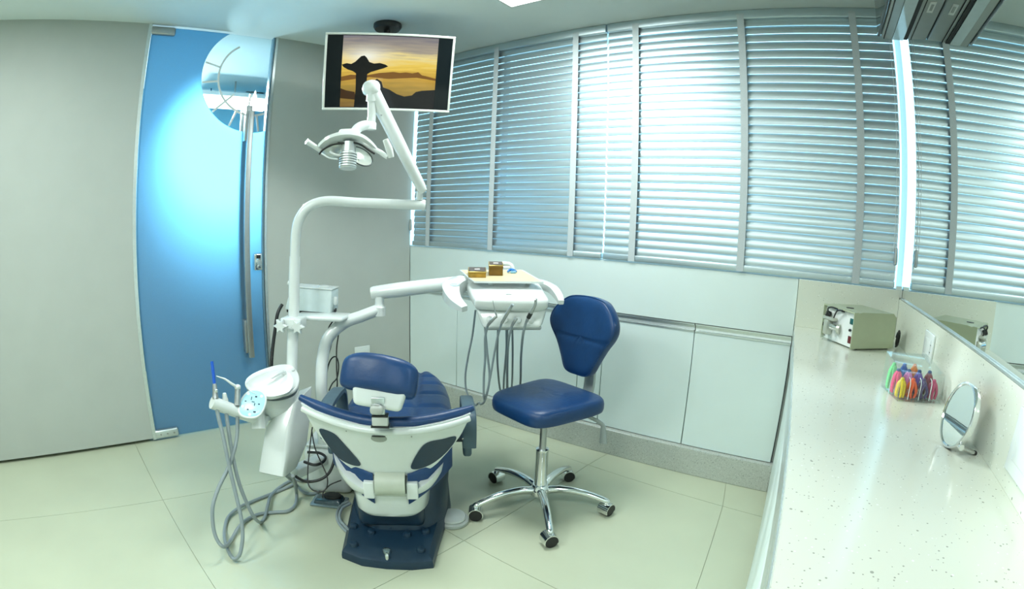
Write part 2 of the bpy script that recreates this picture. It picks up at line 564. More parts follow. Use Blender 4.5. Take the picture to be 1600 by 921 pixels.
# outline of the part of the disc that lies inside the pane
poly = []
ZT = H - 0.012
for k in range(0, 97):
    a = 2 * PI * k / 96
    u = DC[0] + DRR * math.cos(a); z = DC[1] + DRR * math.sin(a)
    poly.append((max(PB0, min(PB1, u)), min(ZT, z)))
cl_poly = []
for p in poly:
    if not cl_poly or (abs(p[0] - cl_poly[-1][0]) + abs(p[1] - cl_poly[-1][1])) > 1e-4: cl_poly.append(p)
if abs(cl_poly[0][0] - cl_poly[-1][0]) + abs(cl_poly[0][1] - cl_poly[-1][1]) < 1e-4: cl_poly.pop()


def slabA(poly, n0, n1):
    n = len(poly)
    vs = [aw(u, n0, z) for u, z in poly] + [aw(u, n1, z) for u, z in poly]
    return MB().add(vs, [tuple(range(n)), tuple(range(2 * n - 1, n - 1, -1))] + [(i, i + n, (i + 1) % n + n, (i + 1) % n) for i in range(n)])


# frosted pane = full pane with the disc cut out: left/bottom ring polygon built around the arc
bm = bmesh.new()
outer = [(PB0, 0.012), (PB1, 0.012), (PB1, ZT), (DC[0] + math.sqrt(max(0, DRR ** 2 - (ZT - DC[1]) ** 2)), ZT)]
a_top = math.atan2(ZT - DC[1], math.sqrt(max(0, DRR ** 2 - (ZT - DC[1]) ** 2)))
dx = PB0 - DC[0]
a_right = -math.acos(dx / DRR)
arc = [(DC[0] + DRR * math.cos(a_top + (a_right - a_top) * k / 60), DC[1] + DRR * math.sin(a_top + (a_right - a_top) * k / 60)) for k in range(1, 61)]
ring = outer + arc
bm.free()
obj('frosted_pane', slabA(ring, PN - 0.005, PN + 0.005), FROST, dr, smooth=False)
arc2 = arc + [(PB0, ZT), outer[3]]
obj('clear_disc', slabA(arc2, PN - 0.005, PN + 0.005), CLEAR, dr, smooth=False)


def etched(pts, w):
    L = []; Rr = []
    for i, p in enumerate(pts):
        a = pts[max(0, i - 1)]; b = pts[min(len(pts) - 1, i + 1)]
        d = Vector((b[0] - a[0], b[1] - a[1])).normalized(); nn = Vector((-d.y, d.x)) * w / 2
        L.append((p[0] + nn.x, p[1] + nn.y)); Rr.append((p[0] - nn.x, p[1] - nn.y))
    return slabA(L + Rr[::-1], PN + 0.005, PN + 0.0065)


inner = [p for p in disc_arc(0.235, R(60), R(-112), 40) if p[0] > PB0]
obj('etched_line', etched(inner, 0.013), WHITE2, dr, smooth=False)
inner2 = [p for p in disc_arc(0.21, R(-40), R(-122), 24) if p[0] > PB0]
for a, r0, r1 in ((-8, .24, .34), (14, .235, .34), (-42, .16, .34), (-66, .24, .34), (-100, .24, .34), (-84, .1, .24)):
    pts = [(DC[0] + r * math.cos(R(a)), DC[1] + r * math.sin(R(a))) for r in (r0, r1)]
    if all(p[0] > PB0 for p in pts): obj('etched_line', etched(pts, 0.012), WHITE2, dr, smooth=False)
obj('frame_channel', MB().hexa([aw(U2, -0.05, 0), aw(U2, 0.004, 0), aw(U2 + 0.016, 0.004, 0), aw(U2 + 0.016, -0.05, 0)],
                               [aw(U2, -0.05, H), aw(U2, 0.004, H), aw(U2 + 0.016, 0.004, H), aw(U2 + 0.016, -0.05, H)]), ALU, dr, smooth=False)
obj('frame_channel', MB().hexa([aw(U2 + 0.018, -0.05, 0), aw(U2 + 0.018, -0.008, 0), aw(U2 + 0.030, -0.008, 0), aw(U2 + 0.030, -0.05, 0)],
                               [aw(U2 + 0.018, -0.05, H), aw(U2 + 0.018, -0.008, H), aw(U2 + 0.030, -0.008, H), aw(U2 + 0.030, -0.05, H)]), mat('blue_grey_channel', (0.20, 0.34, 0.44), 0.3, 0.5), dr, smooth=False)
MA = basis(aw(0, 0, 0), (-TA, -1, 0), (1, -TA, 0), (0, 0, 1))   # local: x=u, y=n, z
MAv = MA.copy(); MAv[0][1] *= 1


def amb(): return MB()


def rbA(lo, hi, r, seg=3): return MB().rbox(lo, hi, r, MA, seg)


for z0, z1 in ((0.012, 0.068), (2.435, 2.488)):
    h = obj('hinge', rbA((PB1 - 0.150, -0.040, z0), (PB1 + 0.012, 0.004, z1), 0.012), ALU if z0 < 1 else STEEL, dr)
    for du in (0.03, 0.075, 0.12):
        obj('screw', MB().tube([aw(PB1 - du, 0.004, (z0 + z1) / 2), aw(PB1 - du, 0.006, (z0 + z1) / 2)], 0.006, 10), STEEL, h)
hd = obj('handle', rbA((1.222, 0.035, 0.462), (1.258, 0.060, 1.985), 0.004), STEEL, dr)
obj('handle_mount', rbA((1.232, PN + 0.005, 1.80), (1.272, 0.036, 2.02), 0.003), STEEL, hd)
obj('handle_mount', rbA((1.232, PN + 0.005, 0.49), (1.272, 0.036, 0.70), 0.003), STEEL, hd)
obj('outer_handle', rbA((1.245, -0.075, 0.462), (1.281, -0.050, 2.01), 0.004), STEEL, hd)
lk = obj('lock', rbA((1.128, -0.03, 1.000), (1.182, 0.010, 1.106), 0.008), CHROME, dr)
obj('lock_knob', MB().tube([aw(1.152, 0.010, 1.05), aw(1.152, 0.030, 1.05)], 0.014, 16), CHROME, lk)
obj('keyhole_plate', rbA((1.140, 0.010, 1.075), (1.168, 0.014, 1.097), 0.002), BLACK, lk)

# ================================================================== BLINDS
NS = 29
PIT = (2.452 - (ZS + 0.036)) / NS


def slat_mesh(x0, x1):
    tilt = R(80); chord = 0.0449; n = 8
    ring0 = []
    pts = []
    for k in range(n + 1):
        s_ = (k / n - 0.5) * chord; cr_ = 0.0036 * (1 - (2 * k / n - 1) ** 2)
        # along: upper edge towards the window, bulge into the room
        a = V(0, math.cos(tilt), math.sin(tilt)); b = V(0, -math.sin(tilt), math.cos(tilt))
        pts.append(a * s_ + b * cr_)
    back = [p + V(0, 0.0012, 0) for p in reversed(pts)]
    ring = pts + back
    m = MB()
    m.loft([[p + V(x0, 0, 0) for p in ring], [p + V(x1, 0, 0) for p in ring]])
    return m


def blind(x0, x1, tapes, label, tassel, cordx):
    t = thing('window_blind', label, 'blind', ((x0 + x1) / 2, 0.012, ZS), 0, 'grey slatted blinds')
    obj('headrail', MB().rbox((x0, -0.012, 2.447), (x1, 0.045, 2.4992), 0.004), SLAT, t)
    first = None
    for i in range(NS):
        z = ZS + 0.036 + PIT * (i + 0.5)
        if first is None:
            first = obj('slat', slat_mesh(x0 - (x0 + x1) / 2, x1 - (x0 + x1) / 2), SLAT, t, local=True, angle=60)
            o = first
        else:
            o = first.copy(); COL.objects.link(o); o.parent = t
        o.location = (0, 0, z - ZS)
        o.rotation_euler = (R(random.uniform(-0.7, 0.7)), 0, 0)
    obj('bottom_rail', MB().rbox((x0, -0.010, ZS + 0.002), (x1, 0.024, ZS + 0.036), 0.006), SLAT, t)
    for x in tapes:
        m = MB()
        n = 60
        P = []
        for k in range(n + 1):
            z = ZS + 0.004 + (2.475 - ZS) * k / n
            P.append((z, -0.013 - 0.0016 * math.cos(2 * PI * (z - ZS - .036) / PIT)))
        w = 0.019
        m.loft([[V(x - w, y, z), V(x + w, y, z), V(x + w, y + 0.0015, z), V(x - w, y + 0.0015, z)] for z, y in P])
        obj('ladder_tape', m, TAPE, t)
    if tassel is not None:
        for cx in cordx:
            obj('pull_cord', MB().tube([(cx, -0.018, 2.45), (cx + 0.002, -0.018, 2.0), (cx, -0.018, tassel + 0.03)], 0.0014, 6), WHITE, t)
        tx = cordx[-1]
        obj('cord_tassel', MB().lathe([(0.003, 0.05), (0.008, 0.045), (0.011, 0.0), (0.010, -0.03), (0.004, -0.034)], 12, Matrix.Translation((tx, -0.02, tassel))), STEEL, t)
    return t


blind(0.030, 1.536, (0.192, 0.755, 1.340), 'left grey slatted blind, ending at the jagged bright gap beside the third tape', 1.27, (0.022,))
blind(1.545, 3.112, (1.721, 2.319, 2.911), 'right grey slatted blind, with the bright glare, ending by the mirror corner', 1.27, (3.092, 3.104))

# ================================================================== CABINETS UNDER THE WINDOW
ap = thing('apron_panel', 'long plain white panel between the blinds and the aluminium rail', 'panel', (1.3, 0.0, 0.84))
obj('board', MB().rbox((0.003, 0.0, 0.838), (FXX - 0.002, 0.029, ZS - 0.004), 0.002, seg=1), LAMW, ap)
pl_ = thing('plinth', 'grey speckled stone plinth under the white window cabinets', 'plinth', (1.3, -0.02, 0))
obj('stone_strip', MB().rbox((0.0, -0.037, 0.0), (2.64, 0.029, 0.1545), 0.003, seg=1), GRANITE, pl_)
labs = ['white cabinet in the corner, behind the dental chair', 'wide white cabinet behind the hanging hoses of the console',
        'narrow white filler cabinet behind the blue stool', 'white cabinet right of the blue stool', 'white cabinet nearest the stone counter, last under the window']
xs = [0.004, 0.477, 1.424, 1.578, 2.105, 2.622]
for i in range(5):
    c = thing('base_cabinet', labs[i], 'cabinet', ((xs[i] + xs[i + 1]) / 2, 0.01, 0.155), 0, 'white cabinets under the window')
    a, b = xs[i] + 0.0022, xs[i + 1] - 0.0022
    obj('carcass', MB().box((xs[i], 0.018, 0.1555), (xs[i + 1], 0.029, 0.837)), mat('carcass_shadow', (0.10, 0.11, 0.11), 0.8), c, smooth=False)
    d = obj('door', MB().rbox((a, 0.0, 0.158), (b, 0.0175, 0.792), 0.0015, seg=1), LAMW, c)
    m = MB()   # aluminium finger-pull profile
    prof = [(0.0, 0.792), (-0.003, 0.792), (-0.003, 0.799), (0.010, 0.802), (0.012, 0.812), (0.010, 0.826), (-0.004, 0.829), (-0.004, 0.8365), (0.0175, 0.8365), (0.0175, 0.792)]
    m.loft([[V(a, y, z) for y, z in prof], [V(b, y, z) for y, z in prof]])
    obj('pull_profile', m, ALU, d, smooth=False)

# ================================================================== STONE COUNTER
ct = thing('stone_counter', 'long speckled white stone counter along the mirror wall with splashbacks', 'counter', (2.95, -1.4, ZC))
YE = -3.6


def fx(y): return FXX + TF * y


def hex_c(y0, y1, f0, f1, z0, z1):
    return MB().hexa([(f0(y0), y0, z0), (f1(y0), y0, z0), (f1(y1), y1, z0), (f0(y1), y1, z0)],
                     [(f0(y0), y0, z1), (f1(y0), y0, z1), (f1(y1), y1, z1), (f0(y1), y1, z1)])


obj('slab', hex_c(YE, -0.0015, fx, lambda y: WX + TC * y + 0.015, ZC - 0.02, ZC), COUNTER, ct, smooth=False)
obj('front_profile', hex_c(YE, -0.0015, lambda y: fx(y) - 0.003, lambda y: fx(y) + 0.02, ZC - 0.052, ZC - 0.0205), ALU, ct, smooth=False)
obj('front_groove', hex_c(YE, -0.0015, lambda y: fx(y) + 0.004, lambda y: fx(y) + 0.02, ZC - 0.064, ZC - 0.0525), STEEL, ct, smooth=False)
obj('front_profile', hex_c(YE, -0.0015, lambda y: fx(y) - 0.002, lambda y: fx(y) + 0.02, ZC - 0.125, ZC - 0.0645), ALU, ct, smooth=False)
obj('splashback', MB().box((FXX + 0.001, -0.012, ZC + 0.0005), (WX - 0.0125, 0.0285, ZS - 0.004)), COUNTER, ct, smooth=False)
obj('splashback', MB().box((WX - 0.0123, -0.012, 1.0892), (WX - 0.0005, 0.0285, ZS - 0.004)), COUNTER, ct, smooth=False)
obj('splashback', hex_c(YE, -0.0125, lambda y: WX + TC * y - 0.012, lambda y: WX + TC * y + 0.015, ZC + 0.0005, 1.0826), COUNTER, ct, smooth=False)
uc = thing('counter_cabinet', 'white cabinet front under the speckled stone counter', 'cabinet', (2.75, -1.5, 0))
for k in range(5):
    y0 = -0.042 - k * 0.7
    obj('door', hex_c(y0 - 0.696, y0, lambda y: fx(y) + 0.008, lambda y: fx(y) + 0.026, 0.10, ZC - 0.13), LAMW, uc, smooth=False)
obj('kickboard', hex_c(YE, -0.042, lambda y: fx(y) + 0.03, lambda y: fx(y) + 0.05, 0.0, 0.099), GRANITE, uc, smooth=False)
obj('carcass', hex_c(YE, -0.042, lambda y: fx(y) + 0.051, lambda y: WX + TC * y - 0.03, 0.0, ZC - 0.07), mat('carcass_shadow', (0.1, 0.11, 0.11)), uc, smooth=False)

# mirror on the right wall
mr = thing('wall_mirror', 'big frameless wall mirror above the stone splashback', 'mirror', cw(-1.7, 0.0, 1.09))
obj('silvered_glass', hex_c(YE, 0.028, lambda y: WX + TC * y, lambda y: WX + TC * y + 0.015, 1.0835, H - 0.002), MIRROR, mr, smooth=False)
obj('edge_trim', hex_c(YE, -0.013, lambda y: WX + TC * y - 0.010, lambda y: WX + TC * y - 0.0005, 1.0832, 1.0885), ALU, mr, smooth=False)
bt = thing('corner_bracket', 'small steel bracket in the window corner above the splashback', 'bracket', (WX - 0.02, -0.006, ZS))
obj('plate', MB().box((WX - 0.034, -0.010, ZS - 0.0035), (WX - 0.004, 0.02, ZS + 0.014)), ALU, bt, smooth=False)

# ================================================================== CEILING LIGHTS
def ceiling_light(x0, x1, y0, y1, label):
    t = thing('ceiling_light', label, 'lamp', ((x0 + x1) / 2, (y0 + y1) / 2, H - 0.004))
    m = MB()
    for lo, hi in (((x0 - .012, y0 - .012), (x1 + .012, y0)), ((x0 - .012, y1), (x1 + .012, y1 + .012)), ((x0 - .012, y0), (x0, y1)), ((x1, y0), (x1 + .012, y1))):
        m.box((lo[0], lo[1], H - 0.006), (hi[0], hi[1], H - 0.0005))
    obj('frame', m, WHITE, t, smooth=False)
    obj('diffuser', MB().box((x0, y0, H - 0.004), (x1, y1, H - 0.0005)), LAMPM, t, smooth=False)
    area('ceiling_lamp', ((x0 + x1) / 2, (y0 + y1) / 2, H - 0.012), x1 - x0, CEIL_W, LAMP_TINT, sy=y1 - y0)


ceiling_light(1.20, 1.80, -1.07, -0.47, 'square lit ceiling panel at the top edge of the photo')
ceiling_light(1.95, 2.55, -3.45, -2.85, 'unseen square ceiling panel added as fill behind the viewpoint on the counter side')  # this panel and the next are unseen, added to fill the room
ceiling_light(0.50, 1.10, -3.45, -2.85, 'unseen square ceiling panel added as fill behind the viewpoint on the door side')

# ================================================================== TELEVISION
P_tl, P_tr, P_br, P_bl = V(0.4502, -1.1405, 2.3352), V(0.9106, -0.5870, 2.3364), V(0.8240, -0.5028, 1.9239), V(0.3727, -1.0368, 1.9193)
tc_ = (P_tl + P_tr + P_br + P_bl) / 4
tx_ = (P_tr - P_tl + P_br - P_bl).normalized()
ty_ = (P_tl - P_bl + P_tr - P_br); ty_ = (ty_ - tx_ * ty_.dot(tx_)).normalized()
tz_ = tx_.cross(ty_)
tw = ((P_tr - P_tl).length + (P_br - P_bl).length) / 4
th = ((P_tl - P_bl).length + (P_tr - P_br).length) / 4
MT = basis(tc_, tx_, ty_, tz_)
tv = thing('television', 'silver-framed flat television showing a sunset, hung from the ceiling', 'television', tc_)
bz = 0.013
m = MB()
m.rbox((-tw, -th, -0.03), (tw, -th + bz, 0.006), 0.003, MT, 2); m.rbox((-tw, th - bz, -0.03), (tw, th, 0.006), 0.003, MT, 2)
m.rbox((-tw, -th + bz, -0.03), (-tw + bz, th - bz, 0.006), 0.003, MT, 2); m.rbox((tw - bz, -th + bz, -0.03), (tw, th - bz, 0.006), 0.003, MT, 2)
obj('bezel', m, mat('silver_bezel', (0.72, 0.74, 0.70), 0.3, 0.3), tv)
obj('back_shell', MB().rbox((-tw + .02, -th + .02, -0.075), (tw - .02, th - .02, -0.0305), 0.015, MT), BLACK, tv)
GB = mat('screen_glass_black', (0.004, 0.007, 0.009), 0.06, spec=0.22)
scr = obj('screen', MB().box((-tw + bz, -th + bz, -0.02), (tw - bz, th - bz, 0.0), MT), GB, tv, smooth=False)
px0, px1 = -0.72 * tw, 0.745 * tw
py0, py1 = -th + bz + 0.004, th - bz - 0.004
pm = bpy.data.materials.new('sunset_picture'); pm.use_nodes = True
nt = pm.node_tree; b = nt.nodes['Principled BSDF']
b.inputs['Base Color'].default_value = (0.01, 0.01, 0.01, 1); b.inputs['Roughness'].default_value = 0.08
tcn = nt.nodes.new('ShaderNodeTexCoord'); sx = nt.nodes.new('ShaderNodeSeparateXYZ')
nt.links.new(tcn.outputs['Generated'], sx.inputs[0])
nz = nt.nodes.new('ShaderNodeTexNoise'); nz.inputs['Scale'].default_value = 3.0; nz.inputs['Detail'].default_value = 5
mp = nt.nodes.new('ShaderNodeMapping'); mp.inputs['Scale'].default_value = (1.0, 1.0, 9.0)
nt.links.new(tcn.outputs['Generated'], mp.inputs[0]); nt.links.new(mp.outputs[0], nz.inputs['Vector'])
ad = nt.nodes.new('ShaderNodeMath'); ad.operation = 'MULTIPLY_ADD'; ad.inputs[1].default_value = 0.32; ad.inputs[2].default_value = -0.16
nt.links.new(nz.outputs['Fac'], ad.inputs[0])
a2 = nt.nodes.new('ShaderNodeMath'); a2.operation = 'ADD'
nt.links.new(sx.outputs[2], a2.inputs[0]); nt.links.new(ad.outputs[0], a2.inputs[1])
rp = nt.nodes.new('ShaderNodeValToRGB')
el = rp.color_ramp.elements
el[0].position = 0.0; el[0].color = (0.22, 0.11, 0.01, 1)
el[1].position = 1.0; el[1].color = (0.21, 0.19, 0.22, 1)
for p_, c_ in ((0.25, (0.40, 0.25, 0.02, 1)), (0.42, (0.62, 0.36, 0.03, 1)), (0.58, (0.95, 0.66, 0.09, 1)), (0.70, (0.95, 0.78, 0.30, 1)), (0.80, (0.45, 0.38, 0.28, 1))):
    e = el.new(p_); e.color = c_
nt.links.new(a2.outputs[0], rp.inputs[0])
# the low sun
vs_ = nt.nodes.new('ShaderNodeVectorMath'); vs_.operation = 'DISTANCE'
cmb = nt.nodes.new('ShaderNodeCombineXYZ')
mxx = nt.nodes.new('ShaderNodeMath'); mxx.operation = 'MULTIPLY'; mxx.inputs[1].default_value = 0.62
nt.links.new(sx.outputs[0], mxx.inputs[0])
nt.links.new(mxx.outputs[0], cmb.inputs[0]); nt.links.new(sx.outputs[2], cmb.inputs[1])
nt.links.new(cmb.outputs[0], vs_.inputs[0]); vs_.inputs[1].default_value = (0.16, 0.71, 0)
mr_ = nt.nodes.new('ShaderNodeMapRange'); mr_.inputs[1].default_value = 0.02; mr_.inputs[2].default_value = 0.26; mr_.inputs[3].default_value = 1.0; mr_.inputs[4].default_value = 0.0
nt.links.new(vs_.outputs['Value'], mr_.inputs[0])
pwr = nt.nodes.new('ShaderNodeMath'); pwr.operation = 'POWER'; pwr.inputs[1].default_value = 2.2
nt.links.new(mr_.outputs[0], pwr.inputs[0])
mxc = nt.nodes.new('ShaderNodeMix'); mxc.data_type = 'RGBA'
nt.links.new(pwr.outputs[0], mxc.inputs[0]); nt.links.new(rp.outputs[0], mxc.inputs[6]); mxc.inputs[7].default_value = (1.0, 1.0, 0.85, 1)
nt.links.new(mxc.outputs[2], b.inputs['Emission Color']); b.inputs['Emission Strength'].default_value = 0.85
MTp = MT @ Matrix.Rotation(-PI / 2, 4, 'X')     # x right, y = -normal, z up
pic_root = obj('picture', MB().box((px0, -0.0012, py0), (px1, 0.0, py1)), pm, scr, smooth=False, local=True)
pic_root.matrix_local = WM[tv].inverted() @ MTp


def scr_poly(name, pts, n, col, st):
    mm = MATS.get(name) or emit(name, col, st, 0.004)
    q = [(px0 + (px1 - px0) * x, py0 + (py1 - py0) * y) for x, y in pts]
    obj('screen_silhouette', MB().prism(q, 0.0004, MT @ Matrix.Translation((0, 0, 0.0014 + 0.0005 * n))), mm, scr, smooth=False)


scr_poly('far_ridge', [(0, .42), (.1, .45), (.25, .44), (.4, .48), (.55, .50), (.62, .49), (.68, .50), (.75, .49), (.81, .51), (.85, .47), (1, .43), (1, .40), (.8, .43), (.5, .40), (.3, .42), (0, .36)], 0, (0.20, 0.09, 0.015), 1.0)
scr_poly('near_hill', [(.25, 0), (.31, .2), (.34, .36), (.38, .40), (.43, .36), (.45, .28), (.52, .25), (.60, .19), (.68, .16), (.76, .18), (.80, .23), (.86, .25), (1, .27), (1, 0)], 1, (0.012, 0.013, 0.014), 1.0)
scr_poly('left_hill', [(0, .26), (.06, .23), (.15, .21), (.17, .1), (0, .12)], 1, (0.05, 0.022, 0.006), 1.0)
# a plain broad-topped tree stands dark against the sun
scr_poly('dark_tree', [(.150, 0), (.160, .25), (.155, .47), (.12, .50), (.07, .52), (.02, .555), (.0, .59), (.05, .61), (.10, .60), (.14, .63), (.17, .67), (.20, .71), (.235, .72), (.26, .69), (.29, .63), (.34, .61), (.40, .62), (.46, .60), (.49, .575), (.44, .545), (.38, .52), (.31, .49), (.275, .46), (.27, .25), (.285, 0)], 2, (0.004, 0.004, 0.004), 1.0)
mp_ = (0.45, -0.69)
obj('ceiling_plate', MB().lathe([(0.085, H - 0.0005), (0.085, H - 0.018), (0.075, H - 0.034), (0.03, H - 0.04)], 28, Matrix.Translation((mp_[0], mp_[1], 0))), BLACK, tv)
ptop = V(mp_[0], mp_[1], H - 0.04)
obj('ceiling_arm', MB().tube([ptop, (mp_[0], mp_[1], 2.30), (mp_[0] + .03, mp_[1] - .03, 2.14), tuple(tc_ - tz_ * 0.076)], 0.02, 14, 6), BLACK, tv)

# ================================================================== AIR CONDITIONER
ac = thing('air_conditioner', 'grey split air conditioner mounted on the mirror near the ceiling', 'air conditioner', cw(-1.0, 0.1, 2.12))
A0, A1 = -0.545, -1.40


def acb(o0, o1, y0, y1, z0, z1):
    return MB().hexa([cw(y0, o0, z0), cw(y1, o0, z0), cw(y1, o1, z0), cw(y0, o1, z0)], [cw(y0, o0, z1), cw(y1, o0, z1), cw(y1, o1, z1), cw(y0, o1, z1)])


ACG = mat('ac_grey_plastic', (0.33, 0.36, 0.34), 0.35)
obj('body', MB().rhexa([cw(A0, 0.001, 2.124), cw(A1, 0.001, 2.124), cw(A1, 0.19, 2.124), cw(A0, 0.19, 2.124)], [cw(A0, 0.001, 2.40), cw(A1, 0.001, 2.40), cw(A1, 0.17, 2.40), cw(A0, 0.17, 2.40)], 0.008), ACG, ac)
obj('front_panel', MB().rhexa([cw(A0 - .004, 0.192, 2.128), cw(A1 + .004, 0.192, 2.128), cw(A1 + .004, 0.206, 2.128), cw(A0 - .004, 0.206, 2.128)], [cw(A0 - .004, 0.176, 2.40), cw(A1 + .004, 0.176, 2.40), cw(A1 + .004, 0.192, 2.40), cw(A0 - .004, 0.192, 2.40)], 0.004), mat('ac_dark_gloss', (0.02, 0.03, 0.032), 0.06), ac)
obj('panel_lip', acb(0.148, 0.178, A0 - .004, A1, 2.119, 2.1238), ACG, ac, smooth=False)
obj('louver', acb(0.100, 0.146, A0 - .004, A1, 2.117, 2.1236), mat('louver_gloss', (0.55, 0.66, 0.70), 0.07), ac, smooth=False)
obj('air_slot', acb(0.082, 0.099, A0 - .004, A1, 2.120, 2.1238), DARK, ac, smooth=False)
obj('panel_seam', acb(0.178, 0.181, A0 - .004, A1, 2.119, 2.1238), DARK, ac, smooth=False)
obj('panel_seam', acb(0.066, 0.068, A0 - .004, A1, 2.1205, 2.1238), DARK, ac, smooth=False)
lbl = obj('warning_label', acb(0.030, 0.052, A0 - .27, A0 - .36, 2.1225, 2.1238), mat('label_white', (0.75, 0.78, 0.76), 0.5), ac, smooth=False)
obj('label_window', acb(0.036, 0.046, A0 - .29, A0 - .34, 2.1215, 2.1225), ACG, lbl, smooth=False)

# ================================================================== DENTAL CHAIR
CX = 0.02
chair = thing('dental_chair', 'low blue dental chair with white back shell, seen from behind its headrest', 'dental chair', (1.40, -1.47, 0), math.atan2(0.682, 0.731))


def lobj(name, mb, m, parent, **k): return obj(name, mb, m, parent, local=True, **k)


def shell_y(x, z): return -0.40 * (z - 0.38) + 0.9 * (x - CX) ** 2


SW = [(0.0, .105), (.08, .155), (.2, .19), (.4, .232), (.65, .277), (.9, .305), (1.0, .312)]


def lerp(T, v):
    for (a, b_), (c, d) in zip(T, T[1:]):
        if v <= c: return b_ + (d - b_) * (v - a) / (c - a)
    return T[-1][1]


def shell_pt(u, v, off):
    x = CX + u * lerp(SW, v)
    zt = 0.598 + 0.042 * u * u - 0.016 * u
    zb = 0.352
    z = zb + (zt - zb) * v
    return V(x, shell_y(x, z) + off, z)


def shell_mesh(off0, off1, v0, v1, us=1.0, nu=28, nv=16):
    rings = []
    for j in range(nv + 1):
        v = v0 + (v1 - v0) * j / nv
        ring = [shell_pt(us * (-1 + 2 * i / nu), v, off0) for i in range(nu + 1)] + [shell_pt(us * (1 - 2 * i / nu), v, off1) for i in range(nu + 1)]
        rings.append(ring)
    return MB().loft(rings)


back = lobj('back_shell', shell_mesh(0.0, 0.022, 0, 1), WHITE, chair, angle=50)
m = MB()
rows = []
for j in range(13):
    v = 0.05 + 0.96 * j / 12
    w = math.sin(PI * min(1, max(0, (j) / 12)) ) 
    rows.append([shell_pt(0.97 * (-1 + 2 * i / 28), v, 0.022) for i in range(29)] + [shell_pt(0.97 * (1 - 2 * i / 28), v, 0.045 + 0.035 * (1 - (1 - 2 * i / 28) ** 2) * (0.35 + 0.65 * w)) for i in range(29)])
bc = lobj('back_cushion', m.loft(rows), BLUEV, chair, angle=60)
# padded roll along the upper edge
roll = [shell_pt(-1.03 + 2.06 * i / 40, 1.0, 0.028) + V(0, 0, 0.008) for i in range(41)]
lobj('edge_roll', MB().tube(roll, [0.012, 0.020] + [0.0225] * 8 + [0.020, 0.012], 14), BLUEV, bc)
# ridge under the roll
rid = [shell_pt(-1.0 + 2.0 * i / 40, 0.93, -0.003) for i in range(41)]
lobj('shell_ridge', MB().tube(rid, 0.013, 10), WHITE, back)


def patch(pts, off, th):     # inset plate lying on the shell, outline in x, z
    n = len(pts)
    sm = []
    for i in range(n):
        p0, p1, p2, p3 = [Vector(pts[(i + k) % n]) for k in (-1, 0, 1, 2)]
        for k in range(5):
            t = k / 5
            sm.append(0.5 * ((2 * p1) + (p2 - p0) * t + (2 * p0 - 5 * p1 + 4 * p2 - p3) * t * t + (3 * p1 - p0 - 3 * p2 + p3) * t ** 3))
    c = sum(sm, Vector((0, 0))) / len(sm)
    mb = MB()
    rings = []
    for f in (1.0, .8, .6, .4, .2, .02):
        rings.append([V(c.x + (p.x - c.x) * f, shell_y(c.x + (p.x - c.x) * f, c.y + (p.y - c.y) * f) + off, c.y + (p.y - c.y) * f) for p in sm])
    skirt = [p + V(0, th, 0) for p in rings[0]]
    return mb.loft([skirt] + rings, True, True)


lobj('navy_inset', patch([(-0.2318, 0.5511), (-0.1759, 0.5471), (-0.1430, 0.5103), (-0.0857, 0.4116), (-0.1163, 0.3953), (-0.1709, 0.4205), (-0.2094, 0.4805)], -0.004, 0.008), NAVY, back)
lobj('navy_inset', patch([(0.2804, 0.5250), (0.2256, 0.5250), (0.1741, 0.5181), (0.1425, 0.4836), (0.1075, 0.4027), (0.1309, 0.3862), (0.1900, 0.4087), (0.2491, 0.4641)], -0.004, 0.008), NAVY, back)
def ell(c, a, b_, n=20): return [(c[0] + a * math.cos(2 * PI * k / n), c[1] + b_ * math.sin(2 * PI * k / n)) for k in range(n)]
sl_ = lobj('grip_slot', patch(ell((0.0003, 0.5451), .029, .016, 14), -0.002, 0.004), mat('recess_grey', (0.32, 0.35, 0.32), 0.5), back)
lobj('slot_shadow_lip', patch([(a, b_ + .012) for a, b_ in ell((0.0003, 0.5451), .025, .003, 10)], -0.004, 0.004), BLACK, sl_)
for q in ((-0.1191, 0.5681), (0.1180, 0.5527), (0.3050, 0.5085)):
    lobj('screw_cap', patch(ell(q, .003, .003, 6), -0.002, 0.004), STEEL, back)

# hinge drum between the shell and the seat cover
hz = 0.320
lobj('hinge_drum', MB().tube([(CX - 0.053, 0.012, hz), (CX + 0.063, 0.012, hz)], 0.052, 32), mat('hinge_beige_grey', (0.50, 0.54, 0.46), 0.42), chair)
lobj('hinge_recess', MB().box((CX - 0.064, 0.03, 0.262), (CX + 0.074, 0.06, 0.372)), DARK, chair, smooth=False)
for x0, x1 in ((-0.100, -0.058), (0.068, 0.112)):
    lobj('hinge_bracket', MB().rbox((CX + x0, -0.020, 0.262), (CX + x1, 0.06, 0.335), 0.005), WHITE, chair)


def sellipse(cx, cy, a, b_, z, n=40, e=0.5, rear=None):
    out = []
    for k in range(n):
        t = 2 * PI * k / n
        c, s_ = math.cos(t), math.sin(t)
        x = cx + a * math.copysign(abs(c) ** e, c); y = cy + b_ * math.copysign(abs(s_) ** e, s_)
        out.append(V(x, y, z))
    return out


# white cover under the seat, narrow foot then flaring bowl
def dip(p): return V(p.x, p.y, p.z if p.z <= .262 else .262 + (p.z - .262) * min(1.3, .12 + 20 * (p.x - CX) ** 2))


